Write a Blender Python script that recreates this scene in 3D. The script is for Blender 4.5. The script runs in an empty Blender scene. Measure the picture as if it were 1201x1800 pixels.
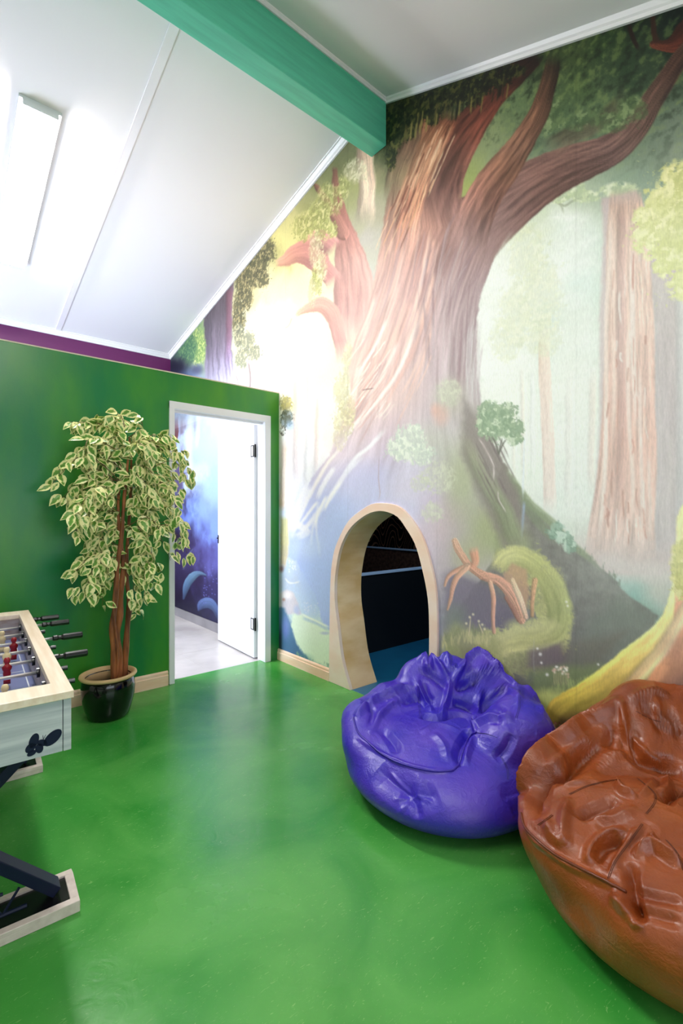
import bpy, bmesh, math, random
import numpy as np
from mathutils import Vector, Matrix, Euler
from mathutils.bvhtree import BVHTree

# ------------------------------------------------------------------ camera
SC = bpy.context.scene
COL = SC.collection
FPX = 839.0
CAMZ = 1.25
YAW = math.radians(40.24)            # heading clockwise from +Y
CF = Vector((math.sin(YAW), math.cos(YAW), 0))
CR = Vector((math.cos(YAW), -math.sin(YAW), 0))
cam_d = bpy.data.cameras.new('camera')
cam_d.sensor_fit = 'VERTICAL'
cam_d.sensor_height = 36.0
cam_d.lens = 36.0 * FPX / 1800.0
cam_d.shift_y = -(900 - 903) / 1800.0
cam_d.clip_start = 0.02
cam = bpy.data.objects.new('camera', cam_d)
COL.objects.link(cam)
cam.location = (0, 0, CAMZ)
cam.rotation_euler = (math.radians(90), 0, -YAW)
SC.camera = cam

# ------------------------------------------------------------------ world, view
SC.view_settings.view_transform = 'Standard'
SC.view_settings.look = 'None'
SC.view_settings.gamma = 1.0
SC.view_settings.use_curve_mapping = False
SC.view_settings.exposure = 0.6
wd = bpy.data.worlds.new('world'); SC.world = wd; wd.use_nodes = True
wd.node_tree.nodes['Background'].inputs[0].default_value = (0.6, 0.75, 1.0, 1)
wd.node_tree.nodes['Background'].inputs[1].default_value = 0.6

LAMP_E = 95.0           # radiance of the fluorescent diffusers
def area(name, loc, target, sx, sy, power, col):
    l = bpy.data.lights.new(name, 'AREA'); l.shape = 'RECTANGLE'
    l.size = sx; l.size_y = sy; l.energy = power; l.color = col
    o = bpy.data.objects.new(name, l); COL.objects.link(o)
    o.location = loc
    o.rotation_euler = (Vector(target) - Vector(loc)).to_track_quat('-Z', 'Y').to_euler()
    return o
# daylight through the hall window beyond the partition
area('hall_daylight', (-1.55, 4.75, 1.5), (2.2, 4.75, 1.2), 1.6, 1.5, 100, (0.70, 0.80, 1.0))
area('rear_fill', (0.3, -1.42, 1.25), (1.0, 3.0, 1.3), 2.6, 1.3, 13, (0.93, 0.97, 1.0))  # soft fill added behind the camera, source unseen
area('play_room_fill', (3.3, 1.9, 2.35), (2.8, 2.3, 0.0), 0.3, 0.3, 12, (0.55, 0.75, 1.0))  # unseen cool fill added to light the play room

# ------------------------------------------------------------------ room measures
W = 2.243      # mural wall
D = 3.485      # green partition
YB = 5.99      # purple wall
XL = -1.9      # left wall
YF = -1.6      # wall behind the camera
RID = 2.27
def zceil(y):
    if y > RID: return 3.245 + 0.2093 * (YB - y)
    return 3.985 - 0.418 * max(0, 2.19 - y)

# ------------------------------------------------------------------ helpers
def px_ray(u, v):
    return CF + CR * ((u - 600.5) / FPX) + Vector((0, 0, 1)) * ((903 - v) / FPX)
def cam_pt(r, d, z):
    return CR * r + CF * d + Vector((0, 0, z))

def s2l(c):
    out = []
    for x in c[:3]:
        x = x / 255.0
        out.append(x / 12.92 if x <= 0.04045 else ((x + 0.055) / 1.055) ** 2.4)
    return tuple(out)

def tagp(o, label=None, cat=None, group=None, kind=None):
    if label: o['label'] = label
    if cat: o['category'] = cat
    if group: o['group'] = group
    if kind: o['kind'] = kind
    return o

def empty(name, loc, rz=0.0):
    o = bpy.data.objects.new(name, None); COL.objects.link(o)
    o.empty_display_size = 0.1
    o.location = loc; o.rotation_euler = (0, 0, rz)
    return o

def link(name, me, mat=None, parent=None, smooth=False):
    o = bpy.data.objects.new(name, me); COL.objects.link(o)
    if mat: me.materials.append(mat)
    if parent: o.parent = parent
    if smooth:
        me.polygons.foreach_set('use_smooth', [True] * len(me.polygons))
    return o

def obj(name, bm, mat=None, parent=None, smooth=False, bevel=0.0, seg=2):
    me = bpy.data.meshes.new(name)
    bmesh.ops.recalc_face_normals(bm, faces=bm.faces)
    bm.to_mesh(me); bm.free()
    o = link(name, me, mat, parent, smooth)
    if bevel:
        m = o.modifiers.new('bevel', 'BEVEL'); m.width = bevel; m.segments = seg
        m.limit_method = 'ANGLE'; m.angle_limit = math.radians(40)
    return o

def box(bm, x0, x1, y0, y1, z0, z1, mat=None):
    vs = [bm.verts.new((x, y, z)) for x in (x0, x1) for y in (y0, y1) for z in (z0, z1)]
    for q in ((0,1,3,2),(4,6,7,5),(0,4,5,1),(2,3,7,6),(0,2,6,4),(1,5,7,3)):
        bm.faces.new([vs[i] for i in q])
    if mat is not None:
        for v in vs: v.co = mat @ v.co
    return vs

def bar(bm, a, b, w, t, up=Vector((0, 0, 1))):
    """rectangular bar from a to b, w wide across, t thick along the cross direction"""
    a = Vector(a); b = Vector(b); d = (b - a).normalized()
    s = d.cross(up).normalized(); n = s.cross(d).normalized()
    vs = []
    for p in (a, b):
        for i, j in ((-1,-1),(1,-1),(1,1),(-1,1)):
            vs.append(bm.verts.new(p + s * (i * t / 2) + n * (j * w / 2)))
    for q in ((0,1,2,3),(7,6,5,4),(0,4,5,1),(1,5,6,2),(2,6,7,3),(3,7,4,0)):
        bm.faces.new([vs[i] for i in q])

def tube(bm, pts, rad, n=8, cap=True):
    pts = [Vector(p) for p in pts]
    if not hasattr(rad, '__len__'): rad = [rad] * len(pts)
    rings = []; prev = None
    for i, p in enumerate(pts):
        d = (pts[min(i+1, len(pts)-1)] - pts[max(i-1, 0)]).normalized()
        if prev is None:
            a = d.cross(Vector((0,0,1)))
            if a.length < 0.1: a = d.cross(Vector((1,0,0)))
        else:
            a = prev - d * prev.dot(d)
            if a.length < 1e-6: a = d.cross(Vector((0,0,1)))
        a.normalize(); prev = a; b = d.cross(a)
        rings.append([bm.verts.new(p + (a * math.cos(2*math.pi*k/n) + b * math.sin(2*math.pi*k/n)) * rad[i]) for k in range(n)])
    for i in range(len(rings)-1):
        for k in range(n):
            bm.faces.new((rings[i][k], rings[i][(k+1)%n], rings[i+1][(k+1)%n], rings[i+1][k]))
    if cap:
        bm.faces.new(rings[0][::-1]); bm.faces.new(rings[-1])

def lathe(bm, prof, n=48, close=False):
    rings = []
    for r, z in prof:
        if r < 1e-5: rings.append([bm.verts.new((0,0,z))])
        else: rings.append([bm.verts.new((r*math.cos(2*math.pi*k/n), r*math.sin(2*math.pi*k/n), z)) for k in range(n)])
    idx = list(range(len(rings)-1))
    pairs = [(i, i+1) for i in idx] + ([(len(rings)-1, 0)] if close else [])
    for i, j in pairs:
        A, B = rings[i], rings[j]
        for k in range(n):
            if len(A) == 1 and len(B) == 1: continue
            if len(A) == 1: bm.faces.new((A[0], B[k], B[(k+1)%n]))
            elif len(B) == 1: bm.faces.new((A[k], A[(k+1)%n], B[0]))
            else: bm.faces.new((A[k], A[(k+1)%n], B[(k+1)%n], B[k]))

def catmull(pts, n=8):
    pts = [Vector(p) for p in pts]; P = [pts[0]] + pts + [pts[-1]]; out = []
    for i in range(1, len(P)-2):
        for k in range(n):
            t = k / n
            a, b, c, d = P[i-1], P[i], P[i+1], P[i+2]
            out.append(0.5 * ((2*b) + (c-a)*t + (2*a-5*b+4*c-d)*t*t + (3*b-a-3*c+d)*t**3))
    out.append(pts[-1]); return out

# ---- numpy noise
_rs = np.random.RandomState(7)
_PERM = _rs.permutation(512); _VAL = _rs.rand(512)
def vnoise(x, y, seed=0):
    x = np.asarray(x, float) + seed * 17.13; y = np.asarray(y, float) + seed * 5.71
    xi = np.floor(x).astype(int); yi = np.floor(y).astype(int)
    fx = x - xi; fy = y - yi; fx = fx*fx*(3-2*fx); fy = fy*fy*(3-2*fy)
    def h(a, b): return _VAL[(_PERM[(_PERM[a & 511] + b) & 511])]
    return (h(xi, yi)*(1-fx) + h(xi+1, yi)*fx)*(1-fy) + (h(xi, yi+1)*(1-fx) + h(xi+1, yi+1)*fx)*fy
def fbm(x, y, o=4, seed=0):
    s = 0; a = 0.5; t = 0
    for k in range(o):
        s = s + a * vnoise(x * 2**k, y * 2**k, seed + k*3); t += a; a *= 0.55
    return s / t
def vnoise3(p, seed=0):
    x, y, z = p[:,0]+seed*3.7, p[:,1]+seed*9.1, p[:,2]+seed*1.9
    zi = np.floor(z).astype(int); fz = z - zi; fz = fz*fz*(3-2*fz)
    return vnoise(x + zi*37.0, y + zi*11.0)*(1-fz) + vnoise(x + (zi+1)*37.0, y + (zi+1)*11.0)*fz

# ------------------------------------------------------------------ materials
def mat(name, col, rough=0.5, metal=0.0, spec=0.5, coat=0.0, bump=None, var=None, emis=None):
    """bump=(scale, strength, distance); var=(scale, amount, stretch xyz)"""
    m = bpy.data.materials.new(name); m.use_nodes = True
    nt = m.node_tree; b = nt.nodes['Principled BSDF']
    b.inputs['Base Color'].default_value = (*s2l(col), 1)
    b.inputs['Roughness'].default_value = rough
    b.inputs['Metallic'].default_value = metal
    b.inputs['Specular IOR Level'].default_value = spec
    b.inputs['Coat Weight'].default_value = coat
    tc = nt.nodes.new('ShaderNodeTexCoord')
    if bump:
        n = nt.nodes.new('ShaderNodeTexNoise'); n.inputs['Scale'].default_value = bump[0]; n.inputs['Detail'].default_value = 6
        nt.links.new(tc.outputs['Object'], n.inputs['Vector'])
        bp = nt.nodes.new('ShaderNodeBump'); bp.inputs['Strength'].default_value = bump[1]; bp.inputs['Distance'].default_value = bump[2]
        nt.links.new(n.outputs['Fac'], bp.inputs['Height']); nt.links.new(bp.outputs['Normal'], b.inputs['Normal'])
    if var:
        mp = nt.nodes.new('ShaderNodeMapping'); mp.inputs['Scale'].default_value = var[2]
        nt.links.new(tc.outputs['Object'], mp.inputs['Vector'])
        n = nt.nodes.new('ShaderNodeTexNoise'); n.inputs['Scale'].default_value = var[0]; n.inputs['Detail'].default_value = 5
        nt.links.new(mp.outputs['Vector'], n.inputs['Vector'])
        mx = nt.nodes.new('ShaderNodeMix'); mx.data_type = 'RGBA'
        c = s2l(col); c2 = s2l(var[3]) if len(var) > 3 else tuple(x*(1-var[1]) for x in c)
        mx.inputs['A'].default_value = (*c, 1); mx.inputs['B'].default_value = (*c2, 1)
        rp = nt.nodes.new('ShaderNodeMapRange'); rp.inputs['From Min'].default_value = 0.35; rp.inputs['From Max'].default_value = 0.68
        nt.links.new(n.outputs['Fac'], rp.inputs['Value']); nt.links.new(rp.outputs['Result'], mx.inputs['Factor'])
        nt.links.new(mx.outputs['Result'], b.inputs['Base Color'])
    if emis:
        b.inputs['Emission Color'].default_value = (*emis[0], 1); b.inputs['Emission Strength'].default_value = emis[1]
    return m

M = {}
M['ceiling'] = mat('ceiling_paint', (234, 231, 232), 0.75, bump=(60, 0.05, 0.002))
M['trim'] = mat('white_gloss_trim', (236, 232, 234), 0.35)
M['beam_side'] = mat('teal_beam_paint', (98, 206, 172), 0.42, var=(6, 0.18, (0.5, 6, 6)), bump=(50, 0.1, 0.002))
M['purple'] = mat('purple_wall_paint', (96, 22, 84), 0.5)
M['plain'] = mat('plain_white_wall', (214, 212, 208), 0.7)
M['pine'] = mat('pine_board', (255, 222, 196), 0.4, var=(4, 0.2, (1, 1, 5), (244, 200, 164)))
M['ply'] = mat('birch_plywood', (252, 218, 172), 0.42, var=(3, 0.25, (1.2, 1.2, 3), (232, 188, 128)), coat=0.2)
M['ply_edge'] = mat('plywood_face', (255, 230, 214), 0.4, var=(4, 0.2, (1, 1, 2), (252, 216, 194)))
M['door'] = mat('white_door_paint', (240, 240, 244), 0.3)
M['black_metal'] = mat('black_metal', (22, 22, 24), 0.35, metal=0.6)
M['steel'] = mat('chrome_steel', (240, 240, 244), 0.3, metal=0.75)
M['black_plastic'] = mat('black_plastic', (14, 14, 18), 0.25)
M['table_wood'] = mat('grey_oak_laminate', (205, 208, 212), 0.45, var=(5, 0.2, (0.6, 9, 12), (170, 176, 184)))
M['table_rim'] = mat('pale_oak_rim', (246, 228, 208), 0.4, var=(6, 0.2, (9, 0.7, 6), (232, 208, 182)))
M['navy'] = mat('navy_metal', (8, 18, 50), 0.5, spec=0.3)
M['field'] = mat('blue_grey_pitch', (116, 124, 172), 0.3)
M['white_line'] = mat('white_pitch_line', (220, 224, 232), 0.4)
M['red'] = mat('red_player_plastic', (150, 16, 28), 0.3)
M['cream'] = mat('cream_player_plastic', (226, 206, 160), 0.35)
M['pot'] = mat('black_glazed_pot', (5, 6, 8), 0.12, coat=0.3)
M['pot_rim'] = mat('unglazed_clay_rim', (214, 178, 128), 0.6, bump=(80, 0.2, 0.002))
M['soil'] = mat('dark_soil', (22, 16, 12), 0.9, bump=(60, 0.8, 0.01))
M['bark'] = mat('twisted_bark', (176, 106, 58), 0.6, var=(9, 0.4, (3, 3, 0.6), (92, 48, 26)), bump=(30, 0.5, 0.004))
M['twig'] = mat('brown_twig', (110, 86, 48), 0.6)
M['tile'] = mat('light_floor_tile', (206, 202, 200), 0.25, var=(2.5, 0.1, (1, 1, 1), (182, 178, 176)))
M['skirt_tile'] = mat('grey_skirting_tile', (140, 136, 138), 0.3, var=(3, 0.1, (1, 1, 1), (120, 116, 118)))
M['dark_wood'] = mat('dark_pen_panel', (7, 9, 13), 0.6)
M['brown_board'] = mat('knotty_brown_board', (120, 84, 66), 0.5, var=(5, 0.4, (1, 6, 6), (70, 44, 34)))
M['blue_edge'] = mat('pale_blue_edging', (205, 224, 244), 0.4)
M['grey_end'] = mat('lamp_housing', (220, 220, 222), 0.4)

def green_wall_mat():
    m = mat('green_wall_paint', (30, 122, 42), 0.3, bump=(90, 0.12, 0.003))
    nt = m.node_tree; b = nt.nodes['Principled BSDF']
    tc = nt.nodes.new('ShaderNodeTexCoord')
    mp = nt.nodes.new('ShaderNodeMapping'); mp.inputs['Scale'].default_value = (1.9, 1, 0.7)
    n = nt.nodes.new('ShaderNodeTexNoise'); n.inputs['Scale'].default_value = 1.6; n.inputs['Detail'].default_value = 5
    nt.links.new(tc.outputs['Object'], mp.inputs['Vector']); nt.links.new(mp.outputs['Vector'], n.inputs['Vector'])
    r = nt.nodes.new('ShaderNodeValToRGB')
    r.color_ramp.elements[0].position = 0.34; r.color_ramp.elements[0].color = (*s2l((16, 124, 68)), 1)
    r.color_ramp.elements[1].position = 0.66; r.color_ramp.elements[1].color = (*s2l((72, 150, 46)), 1)
    nt.links.new(n.outputs['Fac'], r.inputs['Fac']); nt.links.new(r.outputs['Color'], b.inputs['Base Color'])
    return m
M['green_wall'] = green_wall_mat()

def floor_mat():
    m = bpy.data.materials.new('green_screed_floor'); m.use_nodes = True
    nt = m.node_tree; b = nt.nodes['Principled BSDF']; L = nt.links
    tc = nt.nodes.new('ShaderNodeTexCoord')
    n1 = nt.nodes.new('ShaderNodeTexNoise'); n1.inputs['Scale'].default_value = 2.2; n1.inputs['Detail'].default_value = 7; n1.inputs['Distortion'].default_value = 0.8
    L.new(tc.outputs['Object'], n1.inputs['Vector'])
    r = nt.nodes.new('ShaderNodeValToRGB'); e = r.color_ramp.elements
    e[0].position = 0.3; e[0].color = (*s2l((46, 138, 50)), 1)
    e[1].position = 0.72; e[1].color = (*s2l((90, 168, 76)), 1)
    L.new(n1.outputs['Fac'], r.inputs['Fac'])
    # pale trowel scratches
    mp = nt.nodes.new('ShaderNodeMapping'); mp.inputs['Scale'].default_value = (9, 34, 1); mp.inputs['Rotation'].default_value = (0, 0, 0.6)
    L.new(tc.outputs['Object'], mp.inputs['Vector'])
    n2 = nt.nodes.new('ShaderNodeTexNoise'); n2.inputs['Scale'].default_value = 3.2; n2.inputs['Detail'].default_value = 3; n2.inputs['Distortion'].default_value = 2.5
    L.new(mp.outputs['Vector'], n2.inputs['Vector'])
    mr = nt.nodes.new('ShaderNodeMapRange'); mr.inputs['From Min'].default_value = 0.64; mr.inputs['From Max'].default_value = 0.73
    L.new(n2.outputs['Fac'], mr.inputs['Value'])
    mk = nt.nodes.new('ShaderNodeMath'); mk.operation = 'MULTIPLY'; mk.inputs[1].default_value = 0.45
    L.new(mr.outputs['Result'], mk.inputs[0])
    mx = nt.nodes.new('ShaderNodeMix'); mx.data_type = 'RGBA'; mx.inputs['B'].default_value = (*s2l((150, 196, 120)), 1)
    L.new(mk.outputs[0], mx.inputs['Factor']); L.new(r.outputs['Color'], mx.inputs['A']); L.new(mx.outputs['Result'], b.inputs['Base Color'])
    mr2 = nt.nodes.new('ShaderNodeMapRange'); mr2.inputs['To Min'].default_value = 0.15; mr2.inputs['To Max'].default_value = 0.34
    L.new(n1.outputs['Fac'], mr2.inputs['Value']); L.new(mr2.outputs['Result'], b.inputs['Roughness'])
    n3 = nt.nodes.new('ShaderNodeTexNoise'); n3.inputs['Scale'].default_value = 14; n3.inputs['Detail'].default_value = 6; n3.inputs['Distortion'].default_value = 1
    L.new(tc.outputs['Object'], n3.inputs['Vector'])
    bp = nt.nodes.new('ShaderNodeBump'); bp.inputs['Strength'].default_value = 0.12; bp.inputs['Distance'].default_value = 0.01
    L.new(n3.outputs['Fac'], bp.inputs['Height']); L.new(bp.outputs['Normal'], b.inputs['Normal'])
    return m
M['floor'] = floor_mat()

def leather(name, col, col2, rough=0.3):
    m = bpy.data.materials.new(name); m.use_nodes = True
    nt = m.node_tree; b = nt.nodes['Principled BSDF']; L = nt.links
    tc = nt.nodes.new('ShaderNodeTexCoord')
    n1 = nt.nodes.new('ShaderNodeTexNoise'); n1.inputs['Scale'].default_value = 5; n1.inputs['Detail'].default_value = 6
    L.new(tc.outputs['Object'], n1.inputs['Vector'])
    r = nt.nodes.new('ShaderNodeValToRGB'); e = r.color_ramp.elements
    e[0].position = 0.35; e[0].color = (*s2l(col), 1); e[1].position = 0.7; e[1].color = (*s2l(col2), 1)
    L.new(n1.outputs['Fac'], r.inputs['Fac']); L.new(r.outputs['Color'], b.inputs['Base Color'])
    b.inputs['Roughness'].default_value = rough; b.inputs['Specular IOR Level'].default_value = 0.6
    b.inputs['Coat Weight'].default_value = 0.25; b.inputs['Coat Roughness'].default_value = 0.3
    mp = nt.nodes.new('ShaderNodeMapping'); mp.inputs['Scale'].default_value = (1, 1, 1.6)
    L.new(tc.outputs['Object'], mp.inputs['Vector'])
    n2 = nt.nodes.new('ShaderNodeTexNoise'); n2.inputs['Scale'].default_value = 13; n2.inputs['Detail'].default_value = 7; n2.inputs['Distortion'].default_value = 1.6
    v = nt.nodes.new('ShaderNodeTexVoronoi'); v.feature = 'DISTANCE_TO_EDGE'; v.inputs['Scale'].default_value = 150
    L.new(mp.outputs['Vector'], n2.inputs['Vector']); L.new(tc.outputs['Object'], v.inputs['Vector'])
    b1 = nt.nodes.new('ShaderNodeBump'); b1.inputs['Strength'].default_value = 0.3; b1.inputs['Distance'].default_value = 0.012
    b2 = nt.nodes.new('ShaderNodeBump'); b2.inputs['Strength'].default_value = 0.12; b2.inputs['Distance'].default_value = 0.002
    n4 = nt.nodes.new('ShaderNodeTexNoise'); n4.inputs['Scale'].default_value = 42; n4.inputs['Detail'].default_value = 5; n4.inputs['Distortion'].default_value = 2.2
    L.new(tc.outputs['Object'], n4.inputs['Vector'])
    b3 = nt.nodes.new('ShaderNodeBump'); b3.inputs['Strength'].default_value = 0.35; b3.inputs['Distance'].default_value = 0.005
    L.new(n4.outputs['Fac'], b3.inputs['Height']); L.new(b1.outputs['Normal'], b3.inputs['Normal'])
    L.new(n2.outputs['Fac'], b1.inputs['Height']); L.new(v.outputs['Distance'], b2.inputs['Height'])
    L.new(b3.outputs['Normal'], b2.inputs['Normal']); L.new(b2.outputs['Normal'], b.inputs['Normal'])
    return m
M['purple_leather'] = leather('violet_leather', (44, 28, 180), (84, 54, 190), 0.4)
M['brown_leather'] = leather('tan_brown_leather', (126, 52, 12), (160, 76, 24), 0.38)
M['purple_seam'] = mat('violet_piping', (54, 34, 160), 0.35)
M['brown_seam'] = mat('brown_piping', (104, 44, 16), 0.4)
M['thread'] = mat('violet_thread', (38, 26, 110), 0.6)
M['thread_b'] = mat('dark_brown_thread', (84, 36, 14), 0.6)

def leaf_mat():
    m = bpy.data.materials.new('variegated_leaf'); m.use_nodes = True
    nt = m.node_tree; b = nt.nodes['Principled BSDF']; L = nt.links
    uv = nt.nodes.new('ShaderNodeUVMap'); uv.uv_map = 'leaf_uv'
    sp = nt.nodes.new('ShaderNodeSeparateXYZ'); L.new(uv.outputs['UV'], sp.inputs[0])
    tc = nt.nodes.new('ShaderNodeTexCoord')
    n = nt.nodes.new('ShaderNodeTexNoise'); n.inputs['Scale'].default_value = 38; n.inputs['Detail'].default_value = 3
    L.new(tc.outputs['Object'], n.inputs['Vector'])
    a = nt.nodes.new('ShaderNodeMath'); a.operation = 'MULTIPLY_ADD'; a.inputs[1].default_value = 1.2; L.new(n.outputs['Fac'], a.inputs[0]); L.new(sp.outputs['X'], a.inputs[2])
    r = nt.nodes.new('ShaderNodeValToRGB'); e = r.color_ramp.elements
    e[0].position = 0.0; e[0].color = (*s2l((66, 124, 30)), 1)
    e[1].position = 1.0; e[1].color = (*s2l((242, 238, 168)), 1)
    k = r.color_ramp.elements.new(0.93); k.color = (*s2l((110, 160, 62)), 1)
    dv = nt.nodes.new('ShaderNodeMath'); dv.operation = 'MULTIPLY'; dv.inputs[1].default_value = 0.82
    L.new(a.outputs[0], dv.inputs[0]); L.new(dv.outputs[0], r.inputs['Fac'])
    k.position = 0.64; e[-1].position = 0.74
    L.new(r.outputs['Color'], b.inputs['Base Color']); b.inputs['Roughness'].default_value = 0.35
    return m
M['leaf'] = leaf_mat()

def diffuser_mat(e):
    m = bpy.data.materials.new('glowing_diffuser'); m.use_nodes = True
    nt = m.node_tree; b = nt.nodes['Principled BSDF']
    b.inputs['Base Color'].default_value = (0.9, 0.9, 0.9, 1)
    b.inputs['Emission Color'].default_value = (1.0, 0.965, 0.93, 1); b.inputs['Emission Strength'].default_value = e
    return m
M['glow'] = diffuser_mat(LAMP_E); M['glow_dim'] = diffuser_mat(LAMP_E*0.2)

def night_wall_mat():
    m = bpy.data.materials.new('dark_contour_wallpaper'); m.use_nodes = True
    nt = m.node_tree; b = nt.nodes['Principled BSDF']; L = nt.links
    tc = nt.nodes.new('ShaderNodeTexCoord')
    mp = nt.nodes.new('ShaderNodeMapping'); mp.inputs['Scale'].default_value = (1, 1.3, 0.75)
    L.new(tc.outputs['Object'], mp.inputs['Vector'])
    n = nt.nodes.new('ShaderNodeTexNoise'); n.inputs['Scale'].default_value = 1.5; n.inputs['Detail'].default_value = 1.5
    L.new(mp.outputs['Vector'], n.inputs['Vector'])
    s = nt.nodes.new('ShaderNodeMath'); s.operation = 'MULTIPLY'; s.inputs[1].default_value = 150; L.new(n.outputs['Fac'], s.inputs[0])
    sn = nt.nodes.new('ShaderNodeMath'); sn.operation = 'SINE'; L.new(s.outputs[0], sn.inputs[0])
    r = nt.nodes.new('ShaderNodeValToRGB'); e = r.color_ramp.elements
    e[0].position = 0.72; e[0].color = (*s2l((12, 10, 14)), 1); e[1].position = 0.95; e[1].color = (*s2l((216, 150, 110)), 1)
    L.new(sn.outputs[0], r.inputs['Fac']); L.new(r.outputs['Color'], b.inputs['Base Color']); b.inputs['Roughness'].default_value = 0.6
    return m
M['night'] = night_wall_mat()

def mural_mat():
    m = bpy.data.materials.new('forest_mural_print'); m.use_nodes = True
    nt = m.node_tree; b = nt.nodes['Principled BSDF']; L = nt.links
    at = nt.nodes.new('ShaderNodeAttribute'); at.attribute_name = 'print'
    tc = nt.nodes.new('ShaderNodeTexCoord')
    mp = nt.nodes.new('ShaderNodeMapping'); mp.inputs['Scale'].default_value = (1, 3.2, 0.8)
    L.new(tc.outputs['Object'], mp.inputs['Vector'])
    n = nt.nodes.new('ShaderNodeTexNoise'); n.inputs['Scale'].default_value = 45; n.inputs['Detail'].default_value = 6; n.inputs['Roughness'].default_value = 0.65
    L.new(mp.outputs['Vector'], n.inputs['Vector'])
    mr = nt.nodes.new('ShaderNodeMapRange'); mr.inputs['From Min'].default_value = 0.3; mr.inputs['From Max'].default_value = 0.7
    mr.inputs['To Min'].default_value = 0.93; mr.inputs['To Max'].default_value = 1.1
    L.new(n.outputs['Fac'], mr.inputs['Value'])
    vm = nt.nodes.new('ShaderNodeVectorMath'); vm.operation = 'SCALE'
    L.new(at.outputs['Color'], vm.inputs[0]); L.new(mr.outputs['Result'], vm.inputs['Scale'])
    L.new(vm.outputs['Vector'], b.inputs['Base Color'])
    b.inputs['Roughness'].default_value = 0.5; b.inputs['Specular IOR Level'].default_value = 0.3
    return m
M['mural'] = mural_mat()

# ------------------------------------------------------------------ tunnel outline, (y, z) on the mural wall
def wall_yz(u, v):
    d = px_ray(u, v); t = W / d.x
    return (d.y * t, CAMZ + d.z * t)
T_IN = [(618.6,1214),(604,1158),(596,1096),(592,1065),(591,1035),(593,1004),(601,963),(617.5,930),(642,908),(663,899),(683,900),(702,909),(716,928),(732.6,956.6),(745,1000),(754,1045),(757,1086),(757,1155)]
T_OUT = [(581,1197),(582,1106),(583.6,1024),(588,979),(597,950),(615.5,915.5),(642,894),(660.7,885),(691.5,886),(712,896),(734.6,923.7),(751,958.6),(765.5,1014),(770.6,1055),(771.6,1106.6),(771.6,1152)]
tin = [wall_yz(*p) for p in T_IN]; tout = [wall_yz(*p) for p in T_OUT]
tin[0] = (tin[0][0], 0.0); tout[0] = (tout[0][0], 0.0)
# right foot, behind the bean bag: same flare as the left one
tin += [(tin[-1][0] + 0.01, 0.22), (tin[-1][0] + 0.05, 0.1), (tin[-1][0] + 0.11, 0.0)]
tout += [(tout[-1][0] - 0.005, 0.0)]
def resample(poly, n):
    P = [Vector((a, b, 0)) for a, b in poly]
    P = catmull(P, 6)
    L = [0]
    for i in range(1, len(P)): L.append(L[-1] + (P[i]-P[i-1]).length)
    out = []; j = 0
    for k in range(n):
        s = L[-1] * k / (n-1)
        while j < len(L)-2 and L[j+1] < s: j += 1
        f = (s - L[j]) / max(1e-9, L[j+1]-L[j])
        q = P[j].lerp(P[j+1], min(1, max(0, f))); out.append((q.x, q.y))
    return out
RN = 72
rin = resample(tin, RN); rout = resample(tout, RN)

def in_poly(y, z, poly):
    inside = np.zeros(y.shape, bool); n = len(poly)
    for i in range(n):
        y0, z0 = poly[i]; y1, z1 = poly[(i+1) % n]
        if z0 == z1: continue
        c = ((z0 > z) != (z1 > z)) & (y < (y1-y0)*(z-z0)/(z1-z0)+y0)
        inside ^= c
    return inside

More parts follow.
